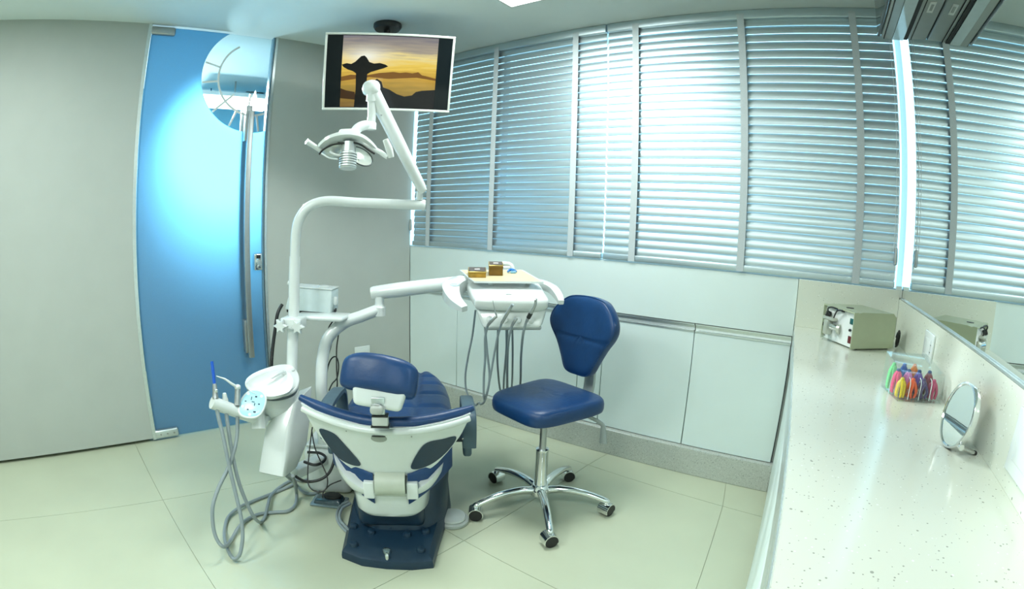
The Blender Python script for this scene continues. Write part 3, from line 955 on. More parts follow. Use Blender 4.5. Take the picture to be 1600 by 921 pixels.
sc_ = MB().loft([[dip(p) for p in sellipse(CX - .005, .29, a, b_, z, 96, e)] for z, a, b_, e in ((.150, .120, .255, .5), (.156, .142, .270, .5), (.175, .156, .276, .45), (.245, .160, .280, .42), (.272, .165, .285, .42), (.283, .182, .292, .45), (.318, .212, .300, .5), (.355, .232, .305, .5), (.385, .236, .307, .5), (.392, .226, .30, .5))])
lobj('seat_cover', sc_, WHITE2, chair, angle=50)
lobj('cover_trim', MB().loft([sellipse(CX - .005, .29, .166, .2865, .262, 48, .42), sellipse(CX - .005, .29, .168, .2885, .266, 48, .42), sellipse(CX - .005, .29, .166, .2865, .270, 48, .42)]), WHITE, chair)
# blue side cushions that show below the shell
for s_, x0 in ((-1, -.062), (1, .072)):
    rings = []
    for k in range(13):
        t = k / 12
        x = CX + x0 + s_ * 0.175 * t
        z0 = 0.225 + 0.12 * t; z1 = 0.362 + 0.12 * t ** 1.3
        y = 0.006 + 0.105 * t ** 2.2
        rings.append([V(x, y, z0), V(x, y - .006, z0 + .01), V(x, y - .006, z1 - .01), V(x, y, z1), V(x, y + .13, z1), V(x, y + .13, z0)])
    lobj('side_cushion', MB().loft(rings), BLUEV, chair)

# seat and leg rest: quilted slab
EDGE = [(0.03, .17), (0.12, .245), (0.47, .256), (0.69, .245), (0.87, .225), (0.99, .196), (1.08, .150), (1.115, .08), (1.125, .02)]
ys = [0.03 + 1.095 * k / 80 for k in range(81)]
seams_y = [0.30, 0.50, 0.68, 0.84, 0.97]


def quilt(x, y, w):
    d = min([abs(y - s_) for s_ in seams_y] + [9])
    g = 0.011 * math.exp(-(d / 0.016) ** 2)
    for sx_ in (-0.085, 0.085):
        g = max(g, 0.011 * math.exp(-((x - sx_) / 0.015) ** 2))
    e = max(0.0, 1 - abs(x) / w)
    rise = 0.035 * (1 - (1 - min(1, e * 4)) ** 2) * min(1, (1.125 - y) / 0.06)
    return rise - g * min(1, e * 5)


rings = []
for y in ys:
    w = lerp(EDGE, y)
    base = 0.385 + 0.012 * math.sin(y * 2.2)
    top = base + 0.032
    ring = [V(CX + w * (-1 + 2 * i / 48), y, top + quilt(w * (-1 + 2 * i / 48), y, w)) for i in range(49)]
    ring += [V(CX + w * (1 - 2 * i / 6) * .97, y, base) for i in range(7)]
    rings.append(ring)
lobj('seat_cushion', MB().loft(rings), BLUEV, chair, angle=70)
lobj('leg_rest_pan', MB().rbox((CX - .15, .5, .34), (CX + .15, 1.0, .383), .015), WHITE, chair)

# headrest
def hbend(p): return V(p.x, p.y - 0.35 * (p.x - 0.02) ** 2 * 3, p.z)


hx = 0.012
hr = thing  # (parts only)
lobj('headrest_cushion', MB().sq((0, 0, 0), (0.137, 0.062, 0.066), 0.45, 0.38, 40, 18, Matrix.Translation((hx, -0.050, 0.785)) @ Matrix.Rotation(R(9), 4, 'Y') @ Matrix.Rotation(R(-24), 4, 'X'), lambda p: V(p.x, p.y + 1.3 * p.x ** 2, p.z - 0.9 * p.x ** 2)), BLUEV, chair)
hpn = lobj('headrest_plate', MB().rhexa([(-.084, -.03, -.048), (.084, -.03, -.048), (.080, .03, -.048), (-.080, .03, -.048)], [(-.100, -.034, .040), (.100, -.034, .040), (.094, .03, .040), (-.094, .03, .040)], 0.017, 4,
     Matrix.Translation((hx, -0.088, 0.722)) @ Matrix.Rotation(R(9), 4, 'Y') @ Matrix.Rotation(R(-20), 4, 'X')), WHITE2, chair)
lobj('headrest_stem', MB().rbox((hx - .024, -.128, .660), (hx + .022, -.116, .725), .003), ALU, chair)
lobj('stem_socket', MB().rbox((hx - .024, -.134, .622), (hx + .032, -.104, .656), .004), mat('socket_grey', (0.55, 0.58, 0.55), 0.4), chair)
lobj('socket_gap', MB().box((hx - .028, -.1355, .616), (hx + .036, -.1, .622)), BLACK, chair, smooth=False)
lobj('socket_gap', MB().box((hx - .024, -.1345, .656), (hx + .032, -.1, .660)), BLACK, chair, smooth=False)
lobj('tilt_knob', MB().sq((hx - .004, -.138, .684), (.024, .013, .016), .7, .7, 20, 10), mat('knob_grey', (0.45, 0.48, 0.45), 0.4), chair)
lobj('tilt_lever', MB().tube([(hx - .022, -.131, .696), (hx + .0, -.137, .702), (hx + .024, -.133, .688)], .004, 8, 4), STEEL, chair)

# arm rests: flat loops
SECT = [(-.9, -.32), (-.7, -.45), (.7, -.45), (.9, -.32), (.9, .32), (.7, .45), (-.7, .45), (-.9, .32)]
for s_, x, zt in ((-1, -0.232, 0.590), (1, 0.335, 0.560)):
    path = [(x, .105, zt - .125), (x, .098, zt - .06), (x, .115, zt - .012), (x, .16, zt), (x, .34, zt - .012), (x, .42, zt - .04), (x, .44, zt - .13), (x, .41, zt - .20)]
    arm = lobj('armrest', MB().tube(path, 0.030, 8, 5, sec=SECT, up=(0, -1, 0)), GREYB, chair)
    lobj('armrest_post', MB().rbox((x - .022, .17, .355), (x + .014, .29, .462), .012), GREYB, arm)
    lobj('armrest_hub', MB().tube([(x - s_ * .10, .30, .40), (x - s_ * .012, .30, .40)], .03, 16), NAVY, arm)

# dark foot plate and pedestal
pl0 = [(-.187, -.072), (-.10, -.118), (.0, -.133), (.10, -.136), (.182, -.122), (.205, .02), (.262, .33), (.25, .70), (.12, .95), (-.12, .95), (-.20, .70), (-.20, .33)]
mid = [(a, b_) for a, b_ in pl0]
mb = MB()
n_ = len(pl0)
lev = [(0.0, 1.0, 0, 0), (0.018, 1.0, 0, 0), (0.034, .985, 0, 0)]


def plate_z(y): return 0.044 + max(0, min(.5, y + .13)) * .075


rings = []
for z, f, rise, rr in lev:
    rings.append([V(CX * 0 + a * f, b_ * f + (1 - f) * .2, z + max(0, (b_ + .13)) * rise * 1.2) for a, b_ in pl0])
for f in (.9, .75, .6, .45, .3, .15, .02):
    rings.append([V(a * f, .2 + (b_ - .2) * f, plate_z(.2 + (b_ - .2) * f)) for a, b_ in pl0])
foot = lobj('foot_plate', mb.loft(rings), NAVY, chair, angle=30)
lobj('pedestal', MB().loft([sellipse(.035, .46, a, b_, z, 40, .6) for z, a, b_ in ((.05, .215, .40), (.10, .212, .385), (.20, .222, .33), (.27, .232, .28), (.31, .215, .24), (.325, .17, .2))]), NAVY, chair)
lobj('rear_column', MB().rbox((-.13, .06, .07), (.15, .3, .2), .03), NAVY, chair)


def bump(nm, q, r, h, m_):
    x, y = q[0], q[1]
    z0 = plate_z(y)
    lobj(nm, MB().lathe([(r, -.012), (r, h * .45), (r * .86, h * .8), (r * .5, h)], 18, Matrix.Translation((x, y, z0))), m_, foot)


for q in ((-0.1529, 0.0774, 0.0650), (-0.0753, 0.0415, 0.0600), (-0.1368, -0.0445, 0.0550), (0.0748, 0.0292, 0.0600), (0.1510, 0.0518, 0.0650), (0.1323, -0.0675, 0.0550), (0.0050, 0.0823, 0.0650)):
    bump('rubber_button', q, .0175, .016, NAVY)
bump('chrome_valve', (-0.0007, -0.0825, 0.0600), .018, .020, mat('smoked_chrome', (0.25, 0.32, 0.36), 0.15, 0.9))
bump('valve_tip', (0.0025, -0.1130, 0.0700), .009, .018, CHROME)
for q in ((-0.0801, -0.1036, 0.0300), (0.0774, -0.1173, 0.0300)):
    lobj('screw_cap', MB().sq((q[0], q[1] - .004, .03), (.004, .006, .004), 1, 1, 10, 6), WHITE, foot)

# ================================================================== LATERAL BOX WITH ARM POST AND CONSOLE
box_ = thing('instrument_console', 'white instrument console on a bent white arm beside the dental chair', 'dental console', (0.80, -1.32, 0))
jb = MB().rbox((-.115, -.10, .0), (.115, .10, .245), .035, Matrix.Translation((0.79, -1.30, 0)) @ Matrix.Rotation(R(40), 4, 'Z'), 4)
obj('floor_box', jb, WHITE2, box_)
obj('box_lid', MB().rbox((-.10, -.085, .246), (.10, .085, .262), .006, Matrix.Translation((0.79, -1.30, 0)) @ Matrix.Rotation(R(40), 4, 'Z')), WHITE, box_)
obj('post', MB().tube([(0.812, -1.345, .26), (.808, -1.338, .46), (0.8064, -1.3341, 0.5578), (0.7850, -1.3046, 0.6721), (0.7834, -1.2653, 0.7641), (0.8167, -1.1926, 0.8297), (0.8636, -1.1198, 0.8608), (0.9187, -1.0417, 0.8956)], .0285, 20, 8), WHITE2, box_)
obj('post_collar', MB().lathe([(.036, .255), (.036, .39), (.0295, .40)], 20, Matrix.Translation((.811, -1.342, 0))), WHITE, box_)
e1 = V(0.9116, -1.0518, 0.8897)
obj('elbow', MB().lathe([(.020, -.03), (.030, -.028), (.030, .012), (.024, .018), (.022, .03), (.022, .062)], 20, Matrix.Translation(e1)), WHITE2, box_)
a0 = V(0.8849, -1.0647, 0.9676)
a1 = V(1.25, -.700, 1.035)
obj('swing_arm', MB().tube([a0 - (a1 - a0).normalized() * .012, a0, a0 + (a1 - a0) * .25, a0 + (a1 - a0) * .6, a1], [.020, .032, .036, .033, .030], 20, 3), WHITE2, box_)

kx, ky_ = V(.806, .592, 0), V(-.592, .806, 0)
kz_ = kx.cross(V(-.583, .797, .150).normalized())
KM = basis((1.385, -.716, .998), kx, kz_.cross(kx), kz_) @ Matrix.Diagonal((.90, 1, 1, 1))


def outl(pts, sub=5):
    n = len(pts); out = []
    for i in range(n):
        p0, p1, p2, p3 = [Vector(pts[(i + k) % n]) for k in (-1, 0, 1, 2)]
        for k in range(sub):
            t = k / sub
            out.append(0.5 * ((2 * p1) + (p2 - p0) * t + (2 * p0 - 5 * p1 + 4 * p2 - p3) * t * t + (3 * p1 - p0 - 3 * p2 + p3) * t ** 3))
    return out


def plate(pts, levels, M, sub=5, c=None):
    o = outl(pts, sub) if sub > 1 else [Vector(p) for p in pts]
    c = Vector(c) if c else sum(o, Vector((0, 0))) / len(o)
    return MB().loft([[M @ V(c.x + (p.x - c.x) * f, c.y + (p.y - c.y) * f, z) for p in o] for z, f in levels])


body_pts = [(-.118, -.195), (-.02, -.203), (.10, -.203), (.196, -.190), (.222, -.165), (.215, -.08), (.19, .10), (.13, .19), (0, .215), (-.10, .19), (-.19, .10), (-.165, -.06), (-.135, -.17)]
cb = obj('console_body', plate(body_pts, [(-.034, .88), (-.030, .95), (-.015, 1.0), (.004, 1.0), (.016, .975), (.020, .93), (.022, .6)], KM), WHITE2, box_, angle=60)
# curved handles sweeping forward on both sides
hs = [(-.7, -.5), (-.5, -.62), (.5, -.62), (.7, -.5), (.7, .5), (.5, .62), (-.5, .62), (-.7, .5)]
lh = [KM @ V(*p) for p in ((-.10, .16, .004), (-.20, .10, .008), (-.255, 0, .006), (-.255, -.07, .000), (-.225, -.15, -.012), (-.175, -.215, -.022))]
obj('handle', MB().tube(lh, [.030, .050, .060, .054, .038, .020], 8, 6, sec=hs, up=KM.to_3x3() @ V(0, 0, 1)), WHITE2, box_)
rh = [KM @ V(*p) for p in ((.12, .16, .004), (.20, .11, .008), (.258, .03, .006), (.280, -.06, .000), (.288, -.12, -.010))]
obj('handle', MB().tube(rh, [.026, .032, .030, .024, .017], 8, 6, sec=hs, up=KM.to_3x3() @ V(0, 0, 1)), WHITE2, box_)
kb = obj('key_strip', plate([(-.275, .02), (-.225, .02), (-.22, -.06), (-.262, -.06)], [(.036, 1), (.0385, .96)], KM, 4), mat('pale_blue_film', (0.55, 0.80, 0.88), 0.25), box_)
for dy in (0.0, -.035):
    obj('key_mark', MB().box((-.258, dy - .012, .0385), (-.228, dy - .009, .0395), KM), HOSE, kb, smooth=False)
obj('back_grip', MB().tube([KM @ V(*p) for p in ((-.050, .20, .01), (-.055, .215, .045), (-.035, .225, .070), (.03, .225, .072), (.052, .215, .048), (.050, .20, .01))], .013, 14, 6), WHITE2, box_)
obj('back_grip_web', MB().rbox((-.042, .205, .0), (.042, .222, .066), .008, KM), WHITE, box_)
for x, y in ((-.06, .02), (.13, .06)):
    obj('tray_peg', MB().lathe([(.016, .018), (.016, .047)], 14, KM @ Matrix.Translation((x, y, 0))), WHITE, box_)
obj('badge', MB().sq((.03, -.13, .0235), (.014, .005, .0015), .8, .8, 16, 6, KM), ALU, box_)
# instrument holder bar below the front lip
HM = basis(KM @ V(.045, -.165, -.028), kx, (kz_.cross(kx)), kz_)
holder = obj('holder_bar', MB().rhexa([(-.120, -.055, -.080), (.130, -.055, -.070), (.130, .03, -.07), (-.120, .03, -.08)], [(-.155, -.012, -.012), (.155, -.012, .002), (.155, .05, .002), (-.155, .05, -.012)], .016, 4, HM), WHITE2, box_)
obj('holder_neck', MB().rbox((-.10, .0, -.02), (.10, .05, .012), .008, HM), WHITE, box_)
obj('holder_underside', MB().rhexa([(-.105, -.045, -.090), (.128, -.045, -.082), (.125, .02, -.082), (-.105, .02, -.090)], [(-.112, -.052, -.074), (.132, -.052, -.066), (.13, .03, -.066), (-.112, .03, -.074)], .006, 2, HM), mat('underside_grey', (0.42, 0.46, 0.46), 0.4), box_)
for x in (-.092, -.028, .028, .085):
    obj('holder_ring', MB().lathe([(.014, -.005), (.014, .008), (.009, .010)], 14, HM @ Matrix.Translation((x, -.035, -.042)) @ Matrix.Rotation(R(62), 4, 'X')), WHITE, holder)

# tray with two gilt boxes and a blue clip
TM = KM @ Matrix.Translation((.02, .06, .0475))
tray = thing('instrument_tray', 'white-rimmed beige tray lying on the instrument console', 'tray', TM @ V(0, 0, 0))
tp = [(-.155, -.135), (.20, -.09), (.205, -.075), (.075, .115), (-.175, .09), (-.185, .08), (-.17, -.12)]
tp = [(-.165, -.115), (.185, -.090), (.085, .125), (-.255, .085)]
obj('tray_pan', plate(tp, [(0, .97), (.004, 1), (.010, 1), (.010, .985), (.0075, .98)], TM, 1), WHITE2, tray, smooth=False)
obj('tray_liner', plate(tp, [(.0076, .955), (.0092, .95)], TM, 1), mat('beige_liner', (0.72, 0.62, 0.38), 0.3, var=0.05, scale=18), tray, smooth=False)
GOLD = mat('gilt_card', (0.42, 0.25, 0.045), 0.38, 0.55, var=0.2, scale=40)
GOLDD = mat('gilt_card_dark', (0.20, 0.11, 0.02), 0.4, 0.5, var=0.15, scale=40)
BROWN = mat('brown_lid', (0.10, 0.07, 0.055), 0.35, var=0.15, scale=60)


def gift(c, sx_, sy_, h, rot, label):
    M_ = TM @ Matrix.Translation((c[0], c[1], .0092)) @ Matrix.Rotation(R(rot), 4, 'Z')
    t = thing('gift_box', label, 'box', M_ @ V(0, 0, 0))
    obj('body', MB().rbox((-sx_, -sy_, 0), (sx_, sy_, h * .66), .001, M_, 1), GOLDD if h > .04 else GOLD, t)
    obj('lid', MB().rbox((-sx_ - .0015, -sy_ - .0015, h * .66), (sx_ + .0015, sy_ + .0015, h - .001), .001, M_, 1), GOLD if h < .04 else GOLDD, t)
    obj('lid_edge', MB().rbox((-sx_ - .002, -sy_ - .002, h - .006), (sx_ + .002, sy_ + .002, h - .001), .001, M_, 1), mat('gilt_edge', (0.62, 0.46, 0.16), 0.3, 0.6), t)
    obj('lid_top', MB().box((-sx_ + .003, -sy_ + .003, h - .001), (sx_ - .003, sy_ - .003, h), M_), BROWN, t, smooth=False)
    obj('lid_label', MB().box((-.013, -.008, h), (.013, .008, h + .0006), M_), mat('label_cream', (0.75, 0.76, 0.74), 0.5), t, smooth=False)


gift((-.155, -.010), .045, .042, .030, 4, 'flat gilt box with brown lid at the left of the tray')
gift((-.060, .030), .036, .036, .052, 4, 'taller dark gilt cube box beside the blue clip')
M_ = TM @ Matrix.Translation((.025, .055, .0092))
clip = thing('blue_clip', 'small crumpled blue clip lying beside the cube box', 'clip', M_ @ V(0, 0, 0))
BLUEP = mat('bright_blue_plastic', (0.02, 0.20, 0.65), 0.35)
obj('clip_body', MB().tube([M_ @ V(*p) for p in ((-.022, -.006, .007), (-.010, .006, .012), (.004, -.004, .016), (.016, .006, .010), (.026, .0, .007))], [.004, .007, .0075, .006, .004], 10, 5), BLUEP, clip)
obj('clip_wing', MB().rbox((-.006, -.012, .0), (.022, -.004, .013), .003, M_), mat('pale_blue_plastic', (0.25, 0.55, 0.85), 0.35), clip)

# hand instruments with hoses hanging from the console
def hp(loc): return HM @ V(*loc)


def instrument(name, label, body, rad, mb_, hose, hr, tip=None, tipr=None, extra=None):
    t = thing(name, label, 'dental handpiece', body[0])
    b_ = obj('body', MB().tube(body, rad, 12, 4), mb_, t)
    if tip: obj('tip', MB().tube(tip, tipr, 8, 3), CHROME if tipr[0] < .003 else STEEL, t)
    if extra: obj('grip_band', MB().tube(extra[0], extra[1], 12, 1), extra[2], t)
    obj('hose', MB().tube(hose, hr, 8, 6), HOSE, t)
    return t


y_ = -.18
def kw(u): return u


def k3(p): return V(1.38, -.72, 0) + kx * p[0] + ky_ * p[1] + V(0, 0, p[2])


instrument('scaler_handpiece', 'leftmost handpiece, with the thin needle standing upright', [k3((-0.0516, -0.2350, 0.8814)), k3((-0.0359, -0.2450, 0.9057)), k3((-0.0152, -0.2500, 0.9262))], [.006, .0075, .0065], STEEL,
           [k3((-0.0516, -0.2350, 0.8814)), k3((-0.0622, -0.2000, 0.8152)), k3((-0.0609, -0.1800, 0.7247)), k3((-0.0651, -0.1700, 0.6337)), k3((-0.0634, -0.1700, 0.5435)), k3((-0.0559, -0.1300, 0.5234)), k3((-0.0412, -0.1000, 0.6126)), k3((-0.0560, -0.0800, 0.7278)), k3((-0.0719, -0.0500, 0.8696))], .0052,
           [k3((-0.0152, -0.2500, 0.9262)), k3((-0.0238, -0.2500, 0.9528)), k3((-0.0328, -0.2500, 0.9899))], [.0042, .0022, .0014])
instrument('turbine_handpiece', 'second handpiece from the left, slim steel one leaning right', [k3((0.0069, -0.2350, 0.8941)), k3((0.0269, -0.2500, 0.9355)), k3((0.0442, -0.2600, 0.9699))], [.0062, .0075, .006], STEEL,
           [k3((0.0069, -0.2350, 0.8941)), k3((-0.0079, -0.2000, 0.8310)), k3((-0.0225, -0.1700, 0.7377)), k3((-0.0371, -0.1600, 0.6315)), k3((-0.0577, -0.1600, 0.5248)), k3((-0.0761, -0.1200, 0.4877)), k3((-0.0905, -0.0600, 0.4714)), k3((-0.1105, -0.0200, 0.4460)), k3((-0.1505, 0.0200, 0.4894)), k3((-0.1620, 0.0400, 0.5644)), k3((-0.1508, 0.0400, 0.6616)), k3((-0.1305, 0.0300, 0.7751)), k3((-0.1173, 0.0200, 0.9003))], .0048,
           [k3((0.0442, -0.2600, 0.9699)), k3((0.0491, -0.2650, 0.9789))], [.0065, .0062])
instrument('air_syringe', 'third handpiece from the left, short one in the holder ring', [k3((0.0502, -0.2250, 0.8825)), k3((0.0600, -0.2350, 0.9039)), k3((0.0676, -0.2350, 0.9178))], [.006, .0075, .008], STEEL,
           [k3((0.0502, -0.2250, 0.8825)), k3((0.0390, -0.2000, 0.8183)), k3((0.0378, -0.0800, 0.7005)), k3((0.0449, 0.1000, 0.5023)), k3((0.0596, 0.2200, 0.3730)), k3((0.0686, 0.1800, 0.4937)), k3((0.0627, 0.0500, 0.7136)), k3((0.0545, 0.0000, 0.8487))], .0052)
instrument('micromotor_handpiece', 'rightmost handpiece, with a black band in its grip', [k3((0.1088, -0.2250, 0.8979)), k3((0.1250, -0.2450, 0.9403)), k3((0.1413, -0.2600, 0.9782)), k3((0.1428, -0.2650, 0.9976))], [.006, .0085, .0062, .005], STEEL,
           [k3((0.1088, -0.2250, 0.8979)), k3((0.0986, -0.2000, 0.8341)), k3((0.0989, -0.0800, 0.7023)), k3((0.1080, 0.1000, 0.5209)), k3((0.1002, 0.2400, 0.3850)), k3((0.0394, 0.2600, 0.3760)), k3((0.0261, 0.2000, 0.4859)), k3((0.0326, 0.0600, 0.6943)), k3((0.0337, 0.0000, 0.8480))], .0055,
           [k3((0.1428, -0.2650, 0.9976)), k3((0.1453, -0.2620, 1.0052))], [.0055, .005],
           ([k3((0.1169, -0.2370, 0.9196)), k3((0.1262, -0.2460, 0.9418))], [.0092, .0092], BLACK))
sp_ = thing('spare_hose', 'plain grey hose hanging between the middle handpieces', 'hose', k3((-0.0039, -0.1000, 0.8465)))
obj('hose', MB().tube([k3((-0.0078, -0.0900, 0.8793)), k3((-0.0089, -0.1000, 0.8230)), k3((-0.0091, -0.0200, 0.6828)), k3((0.0030, 0.1200, 0.5113)), k3((0.0261, 0.2400, 0.3646)), k3((0.0401, 0.2600, 0.3503)), k3((0.0454, 0.2400, 0.4016)), k3((0.0279, 0.0200, 0.8439))], .005, 8, 6), HOSE, sp_)

# ================================================================== SPITTOON UNIT
su = thing('spittoon_unit', 'white spittoon unit left of the dental chair, with the tall bent lamp pole', 'spittoon', (0.90, -1.62, 0))
lv = []
for A_, B_, C_ in (((0.9241, -1.7768, 0.2910), (1.0030, -1.6910, 0.2686), (0.9234, -1.5706, 0.2530)), ((0.8976, -1.7328, 0.3792), (0.9809, -1.6505, 0.3681), (0.9016, -1.4911, 0.3291)), ((0.8793, -1.6929, 0.4569), (0.9587, -1.6061, 0.4602), (0.8774, -1.4465, 0.4317)), ((0.8805, -1.6118, 0.5194), (0.9263, -1.5509, 0.5474), (0.8271, -1.3943, 0.5665))):
    A_, B_, C_ = V(*A_), V(*B_), V(*C_)
    D_ = A_ + C_ - B_
    c_ = (A_ + B_ + C_ + D_) / 4
    ring = []
    P4 = [A_, B_, C_, D_]
    for i in range(4):
        p0, p1, p2 = P4[i - 1], P4[i], P4[(i + 1) % 4]
        q0 = p1 + (p0 - p1) * .16; q2 = p1 + (p2 - p1) * .16
        for k in range(5):
            t = k / 4
            ring.append(q0 * (1 - t) ** 2 + p1 * 2 * t * (1 - t) + q2 * t * t)
    lv.append(ring)
c0_ = sum(lv[0], V(0, 0, 0)) / len(lv[0])
lv.insert(0, [c0_ + (p - c0_) * .93 - V(0, 0, .006) for p in lv[0]])
obj('body', MB().loft(lv), WHITE2, su, angle=50)
obj('support_bracket', MB().rbox((-.07, -.03, 0), (.13, .03, .05), .008, Matrix.Translation((0.86, -1.50, 0.17)) @ Matrix.Rotation(R(100), 4, 'Z')), WHITE, su)
rim_px = [V(0.8351, -1.7413, 0.6437), V(0.7877, -1.6985, 0.6542), V(0.7623, -1.6239, 0.6627), V(0.7529, -1.5254, 0.6659), V(0.7743, -1.4700, 0.6573), V(0.8324, -1.4694, 0.6288), V(0.8986, -1.5151, 0.6075), V(0.9312, -1.5718, 0.5967), V(0.9200, -1.6604, 0.5963), V(0.8796, -1.7262, 0.6190)]
n = len(rim_px)
rim = []
for i in range(n):
    p0, p1, p2, p3 = [rim_px[(i + k) % n] for k in (-1, 0, 1, 2)]
    for k in range(5):
        t = k / 5
        rim.append(0.5 * ((2 * p1) + (p2 - p0) * t + (2 * p0 - 5 * p1 + 4 * p2 - p3) * t * t + (3 * p1 - p0 - 3 * p2 + p3) * t ** 3))
rc = sum(rim, V(0, 0, 0)) / len(rim)
fc = V(0.8802, -1.6373, 0.6397)


def rs(f, dz, c=rc): return [c + (p - c) * f + V(0, 0, dz) for p in rim]


bowl = obj('bowl', MB().loft([rs(.97, -.008), rs(1.0, -.004), rs(1.0, .004), rs(.975, .009), rs(.95, .009)] + [[fc + (p - rc) * f + V(0, 0, dz) for p in rim] for f, dz in ((.84, .004), (.80, -.008), (.66, -.022), (.40, -.029), (.12, -.031))], True, True), mat('white_ceramic', (0.85, 0.88, 0.87), 0.12, coat=0.5, var=0.005), su, angle=60)
obj('bowl_gasket', MB().loft([rs(.955, -.020), rs(.955, -.008)], True, False), mat('gasket_grey', (0.13, 0.16, 0.18), 0.5), su)
obj('bowl_base', MB().loft([[rc + (p - rc) * f + V(0, 0, dz) for p in rim] for f, dz in ((.05, -.151), (.50, -.150), (.58, -.125), (.80, -.085), (.94, -.045), (.955, -.021))], True, False), WHITE2, su, angle=60)
obj('water_spout', MB().tube([V(0.8180, -1.5271, 0.6456), V(0.8330, -1.5541, 0.6631), V(0.8484, -1.5921, 0.6626), V(0.8583, -1.6240, 0.6542)], [.010, .010, .007, .004], 12, 5), WHITE2, su)
obj('spout_cap', MB().sq(tuple(V(0.7985, -1.4952, 0.6497) + V(0, 0, .006)), (.026, .022, .006), .7, 1, 20, 8), WHITE, su)
# assistant holder: arm, keypad
bar0, bar1 = V(0.8805, -1.9188, 0.6193), V(0.8999, -1.7426, 0.5193)
obj('holder_bar', MB().tube([bar0, bar0 + (bar1 - bar0) * .5, bar1, V(0.8872, -1.6960, 0.4895)], .0265, 20, 3), WHITE2, su)
obj('holder_pivot', MB().tube([V(0.8871, -1.7201, 0.5469), V(0.9114, -1.7362, 0.4729)], .031, 20), WHITE2, su)
obj('holder_gusset', MB().rhexa([V(0.9195, -1.7362, 0.4814), V(0.8590, -1.6174, 0.4787), V(0.8243, -1.5989, 0.4695), V(0.8648, -1.7123, 0.4689)], [V(0.9077, -1.7249, 0.5203), V(0.8560, -1.6145, 0.4890), V(0.8205, -1.5952, 0.4826), V(0.8543, -1.7022, 0.5039)], .004), WHITE2, su)
kc = V(0.9312, -1.7611, 0.5943)
kn = V(.60, -.42, .68).normalized()
KPM = frame_to(kc, V(.84, .50, .15), kn)
kp_o = [(-.052, -.045), (-.02, -.066), (.03, -.058), (.055, -.02), (.056, .035), (.03, .062), (-.02, .058), (-.05, .015)]
kp = obj('keypad', plate(kp_o, [(-.014, .9), (-.004, 1), (.0, 1), (.003, .97), (.0035, .9)], KPM), WHITE2, su, angle=60)
obj('keypad_film', plate(kp_o, [(.0036, .88), (.0045, .86)], KPM), mat('pale_cyan_film', (0.42, 0.75, 0.86), 0.25), kp)
for x, y, w, h in ((-.028, .004, .006, .004), (.012, .030, .007, .006), (.030, .0, .006, .005), (-.012, -.030, .007, .005), (.018, -.036, .009, .006), (-.006, .02, .003, .012), (.004, .006, .010, .003), (.012, -.004, .003, .010)):
    obj('key_symbol', MB().box((x - w * .6, y - h * .6, .0046), (x + w * .6, y + h * .6, .0052), KPM), mat('symbol_navy', (0.02, 0.05, 0.09), 0.4), kp, smooth=False)
for x, y in ((-.024, .038), (.034, .036), (-.036, -.02), (.0, -.05)):
    obj('key_spot', MB().lathe([(.007, .0046), (.007, .0051)], 12, KPM @ Matrix.Translation((x, y, 0))), mat('key_pale', (0.70, 0.90, 0.88), 0.3), kp)

# pole of the lamp
pole = [V(0.7673, -1.4700, 0.6074), V(0.7402, -1.4399, 0.7471), V(0.7135, -1.4071, 0.9464), V(0.6991, -1.3872, 1.1486), V(0.6978, -1.3795, 1.2591), V(0.7061, -1.3643, 1.3230), V(0.7312, -1.3248, 1.3754), V(0.7753, -1.2580, 1.3974), V(0.8587, -1.1413, 1.3907), V(0.9725, -1.0029, 1.3852), V(1.0624, -0.9070, 1.3828)]
obj('lamp_pole', MB().tube(pole, .0235, 20, 8), WHITE2, su)
obj('pole_sleeve', MB().tube([V(0.7636, -1.4664, 0.6240), V(0.7402, -1.4399, 0.7471), V(0.7208, -1.4137, 0.8890), V(0.6992, -1.3873, 1.1457)], .0262, 20, 4), WHITE2, su)
obj('pole_end', MB().lathe([(.0, -.004), (.024, -.002), (.027, .004), (.027, .014)], 20, frame_to(pole[-1], (0, 0, 1), pole[-2] - pole[-1])), WHITE2, su)
# clamp with star knobs and shelf
cc_ = V(0.7430, -1.4284, 0.8557)
ax = V(.80, .59, -.03).normalized(); ay = V(-.59, .80, 0)
CM = frame_to(cc_, ax, V(0, 0, 1))
cl_ = obj('clamp', MB().rbox((-.052, -.04, -.030), (.050, .04, .022), .008, CM), WHITE, su)
for x in (-.046, .040):
    st = [(math.cos(PI * k / 6) * (.034 if k % 2 == 0 else .020), math.sin(PI * k / 6) * (.034 if k % 2 == 0 else .020)) for k in range(12)]
    obj('star_knob', plate(st, [(-.002, .9), (.002, 1), (.016, 1), (.020, .85)], CM @ Matrix.Translation((x, -.041, -.012)) @ Matrix.Rotation(R(90), 4, 'X'), 3), WHITE2, cl_)
obj('shelf', MB().rbox((-.02, .02, -.012), (.235, .16, .010), .010, frame_to(V(0.7070, -1.4068, 0.8624), V(.82, .56, -.09), V(0, 0, 1))), WHITE2, su)

